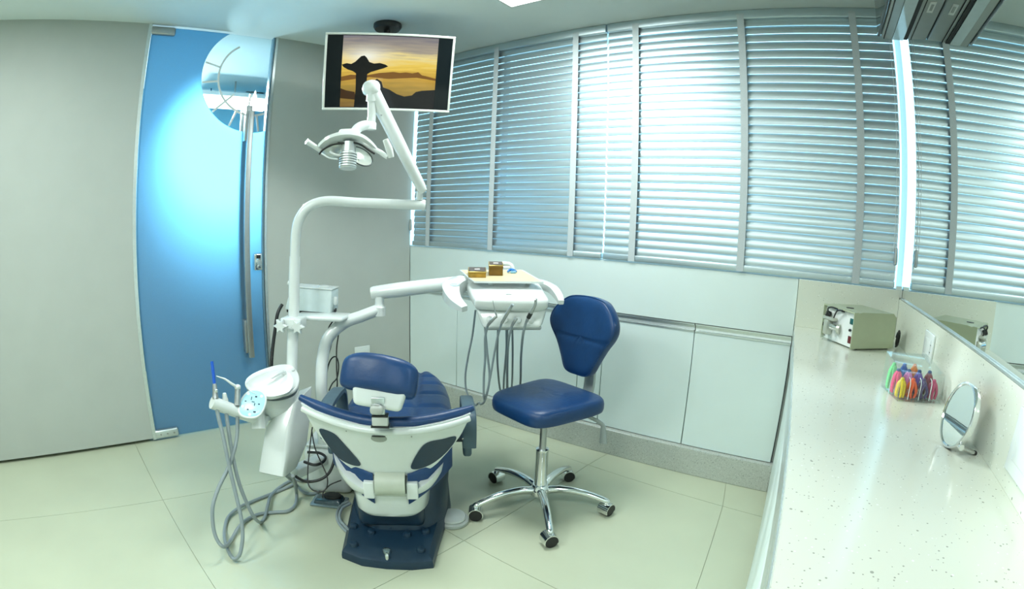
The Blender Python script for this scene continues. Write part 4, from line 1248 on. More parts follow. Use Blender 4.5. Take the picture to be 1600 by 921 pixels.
# white appliance on the shelf
BM_ = frame_to(V(0.6490, -1.3030, 0.8690), V(.80, .595, -.045), V(.03, .03, 1))
ap_ = thing('white_appliance', 'white box appliance standing on the lamp pole shelf', 'appliance', BM_ @ V(0, 0, 0))
obj('case', MB().rhexa([(-.115, 0, .006), (.125, 0, .006), (.125, .13, .006), (-.115, .13, .006)], [(-.088, .012, .115), (.128, .012, .115), (.128, .12, .115), (-.088, .12, .115)], .006, 2, BM_), mat('pale_blue_white', (0.66, 0.76, 0.77), 0.35), ap_)
obj('base_strip', MB().box((-.105, .004, -.006), (.118, .126, .0055), BM_), BLACK, ap_, smooth=False)
obj('lid_edge', MB().rbox((-.09, .008, .1155), (.13, .124, .122), .003, BM_), WHITE, ap_)
obj('top_button', MB().sq((.07, .06, .124), (.03, .03, .008), .7, 1, 20, 8, BM_), WHITE2, ap_)
obj('side_knob', MB().sq((.136, .05, .06), (.012, .018, .022), .7, .7, 16, 8, BM_), WHITE2, ap_)
obj('side_handle', MB().tube([BM_ @ V(-.09, .05, .125), BM_ @ V(-.118, .05, .132)], .012, 14), WHITE2, ap_)

# ================================================================== OPERATING LAMP
ol = thing('operating_lamp', 'white operating lamp with spring arm, hanging before the television', 'lamp', V(1.0441, -0.9293, 1.4449))
j0 = V(1.0447, -0.9262, 1.4062)
obj('swivel_pin', MB().tube([j0, V(1.0465, -0.9279, 1.4569)], .0155, 16), WHITE2, ol)
b0, b1 = V(1.0619, -0.9262, 1.4535), V(1.0151, -1.2204, 1.8894)
obj('pin_fork', MB().rbox((-.020, -.015, -.02), (.020, .015, .014), .004, frame_to(V(1.0467, -0.9287, 1.4688), (.8, .6, 0), (0, 0, 1))), STEEL, ol)
d_ = (b1 - b0).normalized()
obj('spring_arm', MB().tube([b0 - d_ * .010, b0 + d_ * .02, b0 + d_ * .25, b1 - d_ * .02, b1 + d_ * .012], [.012, .024, .030, .033, .024], 16, 5, sec=None), WHITE2, ol)
obj('arm_cap', MB().sq(tuple(b1), (.042, .036, .036), .8, .9, 24, 14), WHITE2, ol)
for q in (V(1.0385, -1.1723, 1.7716), V(1.0541, -0.9735, 1.4865)):
    obj('arm_screw', MB().sq(tuple(q), (.005, .005, .005), 1, 1, 10, 6), STEEL, ol)
obj('drop_collar', MB().tube([V(1.0211, -1.2196, 1.8651), V(1.0162, -1.2130, 1.8322)], [.022, .025], 18), WHITE2, ol)
obj('drop_tube', MB().tube([V(1.0174, -1.2146, 1.8404), V(1.0127, -1.2058, 1.7761), V(1.0108, -1.2054, 1.7419)], .019, 18, 3), WHITE2, ol)
obj('yoke_joint', MB().lathe([(.014, -.024), (.026, -.022), (.026, .006), (.020, .014)], 20, Matrix.Translation(V(1.0075, -1.2054, 1.7280))), WHITE2, ol)
obj('yoke_arm', MB().tube([V(1.0089, -1.2027, 1.7253), V(1.0033, -1.2337, 1.7220), V(0.9969, -1.2630, 1.7077), V(0.9925, -1.2789, 1.6839), V(0.9875, -1.2872, 1.6585)], [.021, .022, .022, .022, .024], 18, 5), WHITE2, ol)
LMo = V(0.9876, -1.2983, 1.6684)
lx_ = V(.80, .59, -.20).normalized()
LM = frame_to(LMo, lx_, V(-.10, .10, 1))
obj('head_block', MB().rbox((-.042, -.034, -.018), (.040, .034, .026), .010, LM), WHITE2, ol)
PXM = 2.23 / 800.0
# crescent visor
vis_o = [V(0.9152, -1.4041, 1.6001), V(0.9289, -1.3981, 1.6237), V(0.9590, -1.3772, 1.6469), V(0.9890, -1.3459, 1.6589), V(1.0129, -1.3132, 1.6610), V(1.0365, -1.2796, 1.6538), V(1.0524, -1.2459, 1.6338), V(1.0630, -1.2109, 1.6088)]
obj('visor', MB().tube(vis_o, [.010, .016, .020, .022, .022, .020, .016, .008], 8, 5, sec=[(-1.6, -.35), (-1.2, -.55), (1.2, -.55), (1.6, -.35), (1.6, .35), (1.2, .55), (-1.2, .55), (-1.6, .35)], up=(0, 0, 1)), WHITE2, ol)
obj('visor_edge', MB().tube([p + V(-.004, -.004, -.012) for p in [V(0.9348, -1.4103, 1.5976), V(0.9512, -1.3996, 1.6184), V(0.9823, -1.3761, 1.6362), V(1.0149, -1.3404, 1.6442)]], .0045, 8, 5), BLACK, ol)
obj('visor_edge', MB().tube([p + V(-.002, -.004, -.010) for p in [V(1.0372, -1.3101, 1.6449), V(1.0518, -1.2801, 1.6357), V(1.0660, -1.2489, 1.6157), V(1.0724, -1.2218, 1.6014)]], .0045, 8, 5), BLACK, ol)
DISH = mat('dish_reflected_cream', (0.70, 0.74, 0.68), 0.25, 0.35, var=0.02)  # the cream it would reflect is put into the base colour
ldm = frame_to(V(0.9216, -1.3427, 1.6129), V(.80, .58, -.2), V(.35, -.35, -.87))
rdm = frame_to(V(0.9733, -1.2302, 1.5843), V(.55, .45, -.7), V(-.75, .05, -.65))
dish = [(.004, .014), (.030, .010), (.048, .003), (.058, -.006), (.060, -.006), (.050, .007), (.030, .015), (.004, .019)]
for M_ in (ldm, rdm):
    dd = obj('reflector', MB().lathe([(r * (1.0 if M_ is rdm else .92), z) for r, z in dish], 32, M_, cap=False), DISH, ol)
    obj('reflector_ring', MB().lathe([(.0575, -.0045), (.0575, -.009), (.062, -.009), (.062, -.0045), (.0575, -.0045)], 32, M_ @ Matrix.Scale(1.0 if M_ is rdm else .92, 4), cap=False), mat('ring_dark', (0.05, 0.06, 0.06), 0.3, 0.5), dd)
obj('blue_filter', MB().lathe([(.002, .0), (.020, .001), (.020, .004)], 20, ldm @ Matrix.Translation((.0, -.01, -.004))), mat('filter_blue', (0.02, 0.07, 0.30), 0.1), ol)
h0, h1 = V(1.0077, -1.3147, 1.6395), V(1.0187, -1.3265, 1.5239)
prof = [(.020, 0), (.029, .003), (.029, .045)]
L_ = (h1 - h0).length
z = .050
while z < L_ - .010:
    prof += [(.0365, z), (.0365, z + .0062), (.0305, z + .0066), (.0305, z + .0102)]
    z += .0106
prof += [(.0365, L_ - .006), (.034, L_), (.004, L_ + .001)]
obj('heat_sink', MB().lathe(prof, 28, frame_to(h0, (1, 0, 0), h1 - h0)), mat('cast_aluminium', (0.60, 0.64, 0.64), 0.38, 0.6), ol, angle=25)
obj('lamp_strut', MB().tube([V(1.0102, -1.3336, 1.5886), V(0.9899, -1.3518, 1.5808), V(0.9710, -1.3720, 1.5890), V(0.9573, -1.3763, 1.5981)], .006, 10, 4), WHITE2, ol)
obj('lower_visor', MB().tube([V(0.9371, -1.4048, 1.5897), V(0.9620, -1.3812, 1.5702), V(0.9856, -1.3545, 1.5648)], .009, 8, 4, sec=[(-1.4, -.35), (1.4, -.35), (1.4, .35), (-1.4, .35)]), ALU, ol)
obj('handle', MB().tube([V(0.9282, -1.4029, 1.6016), V(0.9208, -1.4382, 1.6211), V(0.9153, -1.4709, 1.6377)], [.011, .0115, .0125], 14, 3), WHITE2, ol)
obj('handle', MB().tube([V(1.0603, -1.2232, 1.6133), V(1.0842, -1.2068, 1.5990), V(1.0993, -1.1939, 1.5853), V(1.1113, -1.1859, 1.5769)], .0105, 14, 3), WHITE2, ol)
obj('handle_grip', MB().tube([V(1.1201, -1.1756, 1.5772), V(1.1211, -1.1891, 1.6112), V(1.1177, -1.2097, 1.6502)], [.013, .0155, .012], 14, 4), WHITE2, ol)

# ================================================================== ASSISTANT SUCTION TOOLS AND HOSES
def fz(p, z=.008): return (p[0], p[1], z)


t = thing('saliva_ejector', 'blue-tipped suction tube at the end of the holder bar', 'suction tube', V(0.8799, -1.9050, 0.6348))
obj('metal_socket', MB().tube([V(0.8864, -1.9035, 0.6338), V(0.8791, -1.8984, 0.6597), V(0.8710, -1.8943, 0.6883)], [.0135, .0105, .0085], 12, 3), STEEL, t)
obj('socket_lever', MB().sq(V(0.8933, -1.8992, 0.6664), (.008, .008, .008), .8, .8, 12, 8), CHROME, t)
obj('blue_tip', MB().tube([V(0.8710, -1.8943, 0.6883), V(0.8610, -1.8902, 0.7243), V(0.8480, -1.8866, 0.7726)], .0068, 12, 3), mat('royal_blue_plastic', (0.01, 0.10, 0.55), 0.3), t)
obj('hose', MB().tube([V(0.8925, -1.9066, 0.5990), V(0.9088, -1.9083, 0.5561), V(0.9371, -1.9113, 0.4876), V(0.9691, -1.9192, 0.3907), V(1.0017, -1.9255, 0.2831), V(1.0339, -1.9347, 0.1852), V(1.0568, -1.9509, 0.1232), V(1.0701, -1.9716, 0.0758), V(1.0763, -1.9959, 0.0380), V(1.0642, -2.0153, 0.0194), V(1.0379, -2.0214, 0.0257), V(0.9666, -2.0059, 0.0429), (0.8305, -1.9493, 0.0120), (0.7435, -1.8864, 0.0120), (0.7116, -1.8060, 0.0200), (0.6840, -1.7218, 0.0090), (0.6773, -1.6068, 0.0090), (0.6702, -1.5105, 0.0090), (0.6913, -1.4697, 0.0300), V(0.9632, -1.6435, 0.2485)], .0082, 10, 6), HOSE, t)
t = thing('suction_holder', 'white-capped suction connector in the middle of the holder bar', 'suction tube', V(0.8900, -1.8621, 0.6207))
obj('white_cap', MB().lathe([(.013, -.02), (.0125, .0), (.010, .004), (.0095, .016), (.0075, .022), (.003, .024)], 16, Matrix.Translation(V(0.8794, -1.8586, 0.6223))), WHITE2, t)
obj('hose', MB().tube([V(0.8935, -1.8667, 0.5769), V(0.9190, -1.8770, 0.5056), V(0.9436, -1.8855, 0.3964), V(0.9753, -1.8903, 0.2891), V(0.9932, -1.8765, 0.1868), V(0.9924, -1.8575, 0.1226), (0.8744, -1.7844, 0.0100), (0.8473, -1.7443, 0.0120), (0.7780, -1.6841, 0.0260), (0.7039, -1.6241, 0.0200), (0.6399, -1.5271, 0.0090), (0.6237, -1.4380, 0.0090), (0.6657, -1.4086, 0.0090), (0.6772, -1.3512, 0.0090), (0.7670, -1.3725, 0.0090), (0.8134, -1.4285, 0.0090), (0.7732, -1.4748, 0.0120), (0.7188, -1.4857, 0.0400), V(0.9437, -1.6469, 0.2353)], .0082, 10, 6), HOSE, t)
t = thing('assistant_syringe', 'steel syringe with a thin bent white nozzle beside the keypad', 'syringe', V(0.9057, -1.8132, 0.6012))
obj('body', MB().tube([V(0.9029, -1.8162, 0.5902), V(0.8938, -1.8077, 0.6237), V(0.8863, -1.7989, 0.6549)], [.0135, .0125, .012], 14, 3), STEEL, t)
obj('head', MB().sq(V(0.8890, -1.8009, 0.6614), (.014, .013, .010), .8, .8, 16, 8), WHITE, t)
obj('nozzle', MB().tube([V(0.8922, -1.8052, 0.6631), V(0.8895, -1.8254, 0.6797), V(0.8795, -1.8476, 0.7000), V(0.8754, -1.8650, 0.7088), V(0.8715, -1.8824, 0.7176)], [.006, .0055, .004, .003, .0018], 10, 4), WHITE2, t)
obj('hose', MB().tube([V(0.9109, -1.8260, 0.5456), V(0.9310, -1.8467, 0.4798), V(0.9451, -1.8754, 0.4253), V(0.9590, -1.9226, 0.3620), V(0.9719, -1.9851, 0.2975), V(0.9933, -2.0348, 0.2333), V(1.0134, -2.0569, 0.1523), V(1.0332, -2.0571, 0.1047), V(1.0367, -2.0365, 0.0732), (0.9202, -1.9577, 0.0140), (0.8691, -1.8974, 0.0200), (0.8186, -1.8287, 0.0120), (0.8066, -1.7533, 0.0090), (0.8387, -1.6834, 0.0090), (0.8684, -1.6297, 0.0100), (0.8433, -1.5693, 0.0140), (0.7968, -1.5301, 0.0500), V(0.9722, -1.6333, 0.2425)], .0082, 10, 6), HOSE, t)

# ================================================================== CABLES AND PEDALS
t = thing('power_cable', 'thick black cable running down beside the appliance and looping behind the spittoon', 'cable', V(0.6015, -1.4117, 0.9092))
obj('cable', MB().tube([V(0.5764, -1.3941, 0.9102), V(0.5798, -1.4231, 0.8707), V(0.5848, -1.4442, 0.7967), V(0.5942, -1.4697, 0.7086), V(0.6082, -1.4913, 0.6240), V(0.6059, -1.5044, 0.4783)], .0085, 10, 6), BLACK, t)
obj('cable_loop', MB().tube([V(0.9548, -1.5562, 0.2798), V(1.0006, -1.5291, 0.2729), V(1.0013, -1.4842, 0.2743), V(0.9761, -1.4552, 0.2810), V(0.9393, -1.4643, 0.2896), V(0.9099, -1.5076, 0.2955)], .0065, 10, 6), BLACK, t)
obj('cable_loop', MB().tube([V(0.9337, -1.5968, 0.2110), V(0.9885, -1.5785, 0.2018), V(1.0345, -1.5322, 0.2144), V(1.0544, -1.4903, 0.2461), V(1.0466, -1.4503, 0.3024), V(1.0128, -1.4248, 0.3449)], .0065, 10, 6), BLACK, t)
t = thing('appliance_cords', 'thin black cord pair hanging from the white appliance behind the bent arm', 'cable', V(0.7408, -1.1980, 0.8720))
obj('cord', MB().tube([V(0.7311, -1.1909, 0.8824), V(0.7485, -1.1817, 0.8336), V(0.7595, -1.1878, 0.7733), V(0.7669, -1.2079, 0.6987), V(0.7844, -1.2252, 0.6097), V(0.8025, -1.2389, 0.5362), V(0.7994, -1.2471, 0.4983)], .0035, 8, 5), BLACK, t)
obj('cord', MB().tube([V(0.7276, -1.1769, 0.8866), V(0.7278, -1.1941, 0.8322), V(0.7122, -1.2158, 0.7854), V(0.7231, -1.2069, 0.7223), V(0.7264, -1.2362, 0.6476), V(0.7381, -1.2653, 0.5588), V(0.7534, -1.2805, 0.4940)], .0035, 8, 5), BLACK, t)
obj('cord_loop', MB().tube([V(0.7494, -1.2779, 0.4923), V(0.7329, -1.2483, 0.5867), V(0.7325, -1.2216, 0.6398), V(0.7446, -1.1984, 0.6510), V(0.7592, -1.1952, 0.6146), V(0.7683, -1.2132, 0.5551), V(0.7606, -1.2407, 0.5263), V(0.7594, -1.2615, 0.4945)], .0035, 8, 5), BLACK, t)
t = thing('pedal_cord', 'thin black cord dropping past the white floor box to the dark pedal', 'cable', (0.8842, -1.4416, 0.0200))
obj('cord', MB().tube([V(0.9208, -1.4735, 0.4122), V(0.9568, -1.5193, 0.3382), V(0.9912, -1.5628, 0.2551), V(1.0147, -1.5827, 0.1983), V(1.0397, -1.5691, 0.1719), V(1.0673, -1.5432, 0.1743), V(1.0823, -1.5124, 0.2015), V(1.1176, -1.4765, 0.2255)], .003, 8, 5), BLACK, t)
obj('cord', MB().tube([V(0.9264, -1.4816, 0.4038), V(0.9691, -1.5001, 0.3368), V(1.0169, -1.5022, 0.2735), V(1.0620, -1.5111, 0.2342), V(1.0763, -1.5259, 0.1976), V(1.0767, -1.5499, 0.1744), V(1.0684, -1.5514, 0.1453)], .003, 8, 5), BLACK, t)
pq = V(0.9197, -1.4237, 0.0000)
PM_ = basis(pq, (.80, .60, 0), (-.60, .80, 0), (0, 0, 1))
t = thing('foot_pedal', 'small dark clear-wrapped foot pedal on the floor beside the white floor box', 'pedal', pq)
obj('housing', MB().rhexa([(-.075, -.045, .0005), (.075, -.045, .0005), (.075, .045, .0005), (-.075, .045, .0005)], [(-.062, -.034, .030), (.062, -.034, .038), (.062, .034, .038), (-.062, .034, .030)], .012, 3, PM_), mat('pedal_smoke', (0.04, 0.075, 0.10), 0.15, coat=0.6), t)
obj('pedal_disc', MB().sq((.02, 0, .042), (.045, .030, .010), .6, 1, 24, 8, PM_), BLACK, t)
obj('wrap', MB().rbox((-.085, -.052, .0008), (.085, .052, .012), .005, PM_), mat('wrap_sheen', (0.20, 0.27, 0.30), 0.08, coat=0.5), t)
dq = V(1.4424, -1.1252, -0.0000)
t = thing('disc_pedal', 'round pale grey foot switch on the floor right of the dark foot plate', 'pedal', dq)
PLG = mat('pale_grey_rubber', (0.42, 0.46, 0.44), 0.3, coat=0.3)
obj('base_ring', MB().lathe([(.070, .0005), (.074, .004), (.074, .016), (.068, .021), (.03, .022)], 36, Matrix.Translation(dq)), PLG, t)
obj('pressure_disc', MB().lathe([(.060, .020), (.062, .027), (.058, .034), (.045, .037), (.004, .038)], 36, Matrix.Translation(dq)), mat('clear_grey_disc', (0.50, 0.54, 0.52), 0.18, coat=0.4), t)
obj('cable', MB().tube([dq + V(-.065, -.02, .010), V(1.4607, -1.2296, 0.0080), V(1.5083, -1.3051, 0.0080), V(1.5503, -1.3542, 0.0080)], .005, 8, 5), PLG, t)
t = thing('floor_tubes', 'pair of bluish grey air tubes curving round the left of the dark foot plate', 'hose', (1.0695, -1.4848, 0.0100))
for dz, du in ((.008, 0), (.022, 3)):
    o_ = du
    obj('tube', MB().tube([(0.9995, -1.3653, 0.0200), (0.9921, -1.4069, 0.0120), (1.0323, -1.4604, 0.0100), (1.0909, -1.5011, 0.0100), (1.1518, -1.5189, 0.0100), (1.2244, -1.5414, 0.0300)] if du == 0 else [(1.0332, -1.3789, 0.0300), (1.0355, -1.4270, 0.0260), (1.0675, -1.4704, 0.0240), (1.1123, -1.5010, 0.0240), (1.1646, -1.5127, 0.0240), (1.2230, -1.5354, 0.0400)], .007, 10, 5), HOSE, t)

# ================================================================== BLUE STOOL
stool = thing('dental_stool', 'blue padded swivel stool with chrome star base on castors', 'stool', (1.6726, -.7685, 0), math.atan2(.263, -.965))
rz = math.atan2(.263, -.965)
SEATX, SEATY = .046, -.050


def seat_fn(p):
    return V(p.x, p.y, p.z + (.010 * (1 - min(1, (p.x / .2) ** 2 + (p.y / .2) ** 2)) if p.z > 0 else 0) - 0.10 * max(0, p.y - .12) ** 1.3 - (0.005 * math.exp(-((p.y + .01) / .008) ** 2) if p.z > 0 else 0))


def seat_outline(f, z, b_=0):
    out = []
    for k in range(64):
        t = 2 * PI * k / 64
        c, s_ = math.cos(t), math.sin(t)
        e = .40
        x = .200 * math.copysign(abs(c) ** e, c); y = .212 * math.copysign(abs(s_) ** e, s_)
        x *= 1 - .10 * (y / .212)
        out.append(V(SEATX + x * f, SEATY + y * f, z))
    return out


def dish_top(p, f):
    y = p.y - SEATY
    return V(p.x, p.y, p.z - .004 * math.exp(-((y + .015) / .007) ** 2) * (1 if f < .97 else 0) - .16 * max(0, y - .13) ** 1.4)


rings = []
for f, z in ((.80, .478), (.93, .480), (.985, .488), (1.0, .502), (1.0, .522), (.985, .538), (.95, .548), (.9, .5525), (.84, .555), (.76, .557), (.66, .558), (.55, .559), (.43, .5595), (.31, .560), (.19, .560), (.08, .560), (.01, .560)):
    rings.append([dish_top(p, f) for p in seat_outline(f, z)])
lobj('seat', MB().loft(rings), BLUEV, stool, angle=70)
lobj('seat_pan', MB().rbox((SEATX - .12, SEATY - .10, .462), (SEATX + .12, SEATY + .10, .479), .006), BLACK, stool)
bo = [(0, -.190), (.055, -.188), (.090, -.168), (.120, -.110), (.160, -.040), (.205, .020), (.220, .065), (.205, .115), (.160, .165), (.105, .197), (0, .207), (-.105, .197), (-.160, .165), (-.205, .115), (-.220, .065), (-.205, .020), (-.160, -.040), (-.120, -.110), (-.090, -.168), (-.055, -.188)]
BT = Matrix.Translation((SEATX - .012, SEATY - .225, .792)) @ Matrix.Scale(.94, 4) @ Matrix.Rotation(R(8), 4, 'X')
oo = outl(bo, 4)
rings = []
for f, yy in ((.80, -.030), (.93, -.028), (.985, -.018), (1.0, -.004), (1.0, .014), (.985, .026), (.95, .033), (.89, .037), (.80, .039), (.70, .040), (.58, .0405), (.46, .041), (.34, .041), (.22, .041), (.10, .041), (.01, .041)):
    ring = []
    for p in oo:
        x, z = p.x * f, p.y * f + .01 * (1 - f)
        y = yy + .55 * x * x
        if yy > .02: y -= .006 * math.exp(-((z + .005) / .006) ** 2)
        ring.append(BT @ V(x * .98, y, z))
    rings.append(ring)
lobj('backrest', MB().loft(rings), BLUEV, stool, angle=70)
pipe = [BT @ V(p.x * .985 * .98, .027 + .55 * (p.x * .985) ** 2, p.y * .985) for p in oo] 
lobj('backrest_piping', MB().tube(pipe + [pipe[0]], .0035, 6), BLUEV, stool)
lobj('back_support', MB().tube([(SEATX, SEATY - .10, .470), (SEATX, SEATY - .22, .468), (SEATX, SEATY - .275, .50), (SEATX, SEATY - .29, .58), (SEATX, SEATY - .275, .74)], .030, 8, 6, sec=[(-1, -.25), (-.8, -.4), (.8, -.4), (1, -.25), (1, .25), (.8, .4), (-.8, .4), (-1, .25)], up=(0, -1, 0)), mat('support_grey', (0.42, 0.46, 0.46), 0.35, 0.4), stool)
lobj('height_lever', MB().tube([(-.10, -.16, .470), (-.165, -.20, .44), (-.175, -.205, .40), (-.18, -.208, .345)], [.006, .007, .010, .014], 10, 6, sec=[(-1.3, -.35), (-.9, -.5), (.9, -.5), (1.3, -.35), (1.3, .35), (.9, .5), (-.9, .5), (-1.3, .35)], up=(0, 1, 0)), mat('lever_grey', (0.30, 0.34, 0.35), 0.35, 0.3), stool)
lobj('gas_spring', MB().lathe([(.016, .28), (.016, .464)], 20), STEEL, stool)
lobj('column', MB().lathe([(.034, .085), (.034, .10), (.0285, .13), (.0285, .30), (.030, .302), (.030, .312), (.018, .314)], 28), CHROME, stool)
base = lobj('star_base', MB().lathe([(.030, .070), (.046, .076), (.048, .110), (.036, .128), (.02, .13)], 28), CHROME, stool)
a_star = R(-121.63) - rz
leg_me = None
for k in range(5):
    a = a_star + k * 2 * PI / 5
    if leg_me is None:
        m = MB().tube([(.02, 0, .098), (.10, 0, .112), (.19, 0, .108), (.26, 0, .092), (.315, 0, .073), (.328, 0, .064)], [.026, .024, .022, .020, .019, .012], 12, 6, sec=[(math.cos(2 * PI * q / 12) * .85, math.sin(2 * PI * q / 12) * (.75 if math.sin(2 * PI * q / 12) > 0 else .8)) for q in range(12)])
        o = lobj('leg', m, CHROME, stool); leg_me = o.data
        c1 = lobj('castor', MB().tube([(-.026, 0, .030), (-.004, 0, .030)], .0295, 24).tube([(.004, 0, .030), (.026, 0, .030)], .0295, 24), BLACK, stool)
        c2 = lobj('castor_hood', MB(), CHROME, stool)
        mm = MB()
        rg = []
        for xx in (-.029, .029):
            rg.append([V(xx, .0345 * math.cos(R(t_)), .030 + .0345 * math.sin(R(t_))) for t_ in range(-25, 206, 15)] + [V(xx, .030 * math.cos(R(t_)), .030 + .030 * math.sin(R(t_))) for t_ in range(205, -26, -15)])
        mm.loft(rg)
        mm.tube([(0, .0, .058), (0, 0, .075)], .010, 12)
        me_ = bpy.data.meshes.new('castor_hood'); me_.from_pydata([tuple(v) for v in mm.v], [], mm.f); me_.materials.append(CHROME)
        bm = bmesh.new(); bm.from_mesh(me_); bmesh.ops.recalc_face_normals(bm, faces=bm.faces); bm.to_mesh(me_); bm.free()
        me_.polygons.foreach_set('use_smooth', [True] * len(me_.polygons)); me_.set_sharp_from_angle(angle=R(38))
        c2.data = me_
        o1, o2, o3 = o, c1, c2
    else:
        o1, o2, o3 = o.copy(), c1.copy(), c2.copy()
        for q in (o1, o2, o3): COL.objects.link(q); q.parent = stool
    o1.rotation_euler = (0, 0, a)
    tw_ = a + R([70, 15, -35, 40, 95][k])
    for q in (o2, o3):
        q.location = (.318 * math.cos(a), .318 * math.sin(a), 0)
        q.rotation_euler = (0, 0, tw_)

# ================================================================== ON THE COUNTER
fr_ = V(2.9144, -0.4283, 0.8933)
sd = V(.82, .572, 0); fd = V(-.572, .82, 0)
GM = basis(fr_, fd, -sd, (0, 0, 1))       # x: along the front to the left, y: out of the front
GM = basis(fr_, fd, sd * -1, (0, 0, 1)) if fd.cross(sd * -1).z > 0 else basis(fr_, fd, sd, (0, 0, 1))
ys_ = 1 if (GM.to_3x3() @ V(0, 1, 0)).dot(sd) > 0 else -1
st = thing('benchtop_unit', 'cream metal bench unit with white control face and clear cup, in the counter corner', 'appliance', fr_)
CREAM = mat('cream_steel', (0.43, 0.48, 0.33), 0.4, var=0.02)
CW_, CD_, CHh = .235, .228, .150


def gy(y): return y * ys_


def gbox(x0, x1, y0, y1, z0, z1, r=0.002, seg=2):
    ya, yb = sorted((gy(y0), gy(y1)))
    return MB().rbox((x0, ya, z0), (x1, yb, z1), r, GM, seg)


def gpt(x, y, z): return GM @ V(x, gy(y), z)


prof = [(0.006, .006), (0.006, CHh), (.03, CHh + .004), (CD_ - .02, CHh + .002), (CD_, CHh - .016), (CD_, .006)]
obj('case', MB().loft([[gpt(0, y, z) for y, z in prof], [gpt(CW_, y, z) for y, z in prof]]), CREAM, st, smooth=False)
obj('hood_rim', MB().loft([[gpt(x, y, z) for x, z in ((0, .004), (0, CHh + .003), (CW_, CHh + .003), (CW_, .004), (CW_ - .004, .004), (CW_ - .004, CHh - .002), (.004, CHh - .002), (.004, .004))] for y in (-.018, .006)]), CREAM, st, smooth=False)
face = obj('face_panel', gbox(.004, CW_ - .004, -.003, .0055, .006, CHh - .003, .001, 1), mat('face_white', (0.82, 0.85, 0.83), 0.35), st)
obj('green_switch', gbox(.018, .043, -.007, -.003, .100, .124), mat('switch_green', (0.01, 0.10, 0.10), 0.2), face)
obj('red_switch', gbox(.018, .042, -.007, -.003, .022, .052), mat('switch_red', (0.12, 0.01, 0.015), 0.2), face)
obj('small_knob', MB().tube([gpt(.032, -.003, .076), gpt(.032, -.012, .076)], .0055, 12), BLACK, face)
obj('side_screw', MB().tube([gpt(.222, -.003, .018), gpt(.222, -.006, .018)], .0045, 12), STEEL, face)
ck = obj('socket_block', gbox(.135, .215, -.030, -.003, .092, .106, .003), mat('bracket_steel', (0.62, 0.64, 0.56), 0.3, 0.6), st)
obj('clamp_column', gbox(.168, .198, -.036, -.003, .030, .092, .004), mat('bracket_steel', (0.62, 0.64, 0.56), 0.3, 0.6), ck)
obj('clamp_jaw', MB().tube([gpt(.120, -.012, .066), gpt(.150, -.030, .070)], .013, 14), CHROME, ck)
obj('clamp_jaw', MB().tube([gpt(.106, -.005, .064), gpt(.118, -.012, .064)], .021, 16), mat('bracket_steel', (0.62, 0.64, 0.56), 0.3, 0.6), ck)
obj('clear_cup', MB().lathe([(.032, 0), (.036, .018), (.034, .019), (.030, .002)], 24, Matrix.Translation(gpt(.150, -.030, .010))), ACRYL, st)
obj('black_knob', MB().tube([gpt(.190, -.010, .112), gpt(.198, -.026, .120)], .013, 14), BLACK, st)
obj('black_knob', MB().tube([gpt(.204, -.012, .066), gpt(.218, -.022, .068)], .009, 12), BLACK, st)
obj('lead', MB().tube([gpt(.192, -.02, .118), gpt(.185, -.028, .140), gpt(.160, -.026, .149), gpt(.125, -.018, .1465)], .0035, 8, 5), BLACK, st)
obj('lead', MB().tube([gpt(.145, -.02, .106), gpt(.130, -.026, .122), gpt(.115, -.026, .142), gpt(.088, -.018, .1465)], .0035, 8, 5), BLACK, st)
obj('lead_grommet', gbox(.075, .098, -.019, -.014, .140, .1475), BLACK, st)
obj('top_vent', MB().lathe([(.018, 0), (.018, .002), (.012, .0025)], 20, Matrix.Translation(gpt(.118, .045, CHh + .0035))), BLACK, st)
for x in (.02, CW_ - .02):
    for y in (.025, CD_ - .025):
        obj('rubber_foot', MB().lathe([(.010, 0), (.010, .0065)], 12, Matrix.Translation(gpt(x, y, 0))), BLACK, st)
cdq = gpt(.02, CD_ + .012, .03)
t = thing('coiled_cord', 'coiled black mains cord behind the cream bench unit', 'cable', V(3.126, -.245, .8933))
cc0 = V(3.126, -.245, .899)
obj('cord', MB().tube([cc0 + V(a_ * .014, a_ * .034, b_) for a_, b_ in ((-.8, .045), (-.3, .062), (.2, .055), (.1, .02), (-.3, .008), (-.5, .03), (.1, .066), (.7, .060), (.9, .035), (.4, .012), (0, .025), (.2, .048), (.6, .05), (.8, .02), (.3, .004), (-.4, .003))], .0042, 8, 6), BLACK, t)

# clear organiser with bundles of elastics
oq = V(3.0305, -1.0896, 0.8938)
OM = basis(oq, (.966, .259, 0), (-.259, .966, 0), (0, 0, 1))
og = thing('clear_organiser', 'clear acrylic box with slanted lid and four compartments', 'organiser', oq)
OW, OD, OHf, OHb = .150, .155, .082, .108
T_ = .002
obj('base', MB().box((0, 0, 0), (OW, OD, T_), OM), ACRYL, og, smooth=False)
obj('front_wall', MB().box((0, 0, T_), (OW, T_, OHf), OM), ACRYL, og, smooth=False)
obj('rear_wall', MB().box((0, OD - T_, T_), (OW, OD, OHb), OM), ACRYL, og, smooth=False)
for x in (0, OW - T_):
    obj('side_wall', MB().hexa([OM @ V(x, T_, T_), OM @ V(x + T_, T_, T_), OM @ V(x + T_, OD - T_, T_), OM @ V(x, OD - T_, T_)], [OM @ V(x, T_, OHf), OM @ V(x + T_, T_, OHf), OM @ V(x + T_, OD - T_, OHb), OM @ V(x, OD - T_, OHb)]), ACRYL, og, smooth=False)
obj('lid', MB().hexa([OM @ V(0, -.002, OHf + .001), OM @ V(OW, -.002, OHf + .001), OM @ V(OW, OD, OHb + .001), OM @ V(0, OD, OHb + .001)], [OM @ V(0, -.002, OHf + .003), OM @ V(OW, -.002, OHf + .003), OM @ V(OW, OD, OHb + .003), OM @ V(0, OD, OHb + .003)]), ACRYL, og, smooth=False)
EDGEW = mat('acrylic_edge', (0.80, 0.86, 0.85), 0.2)
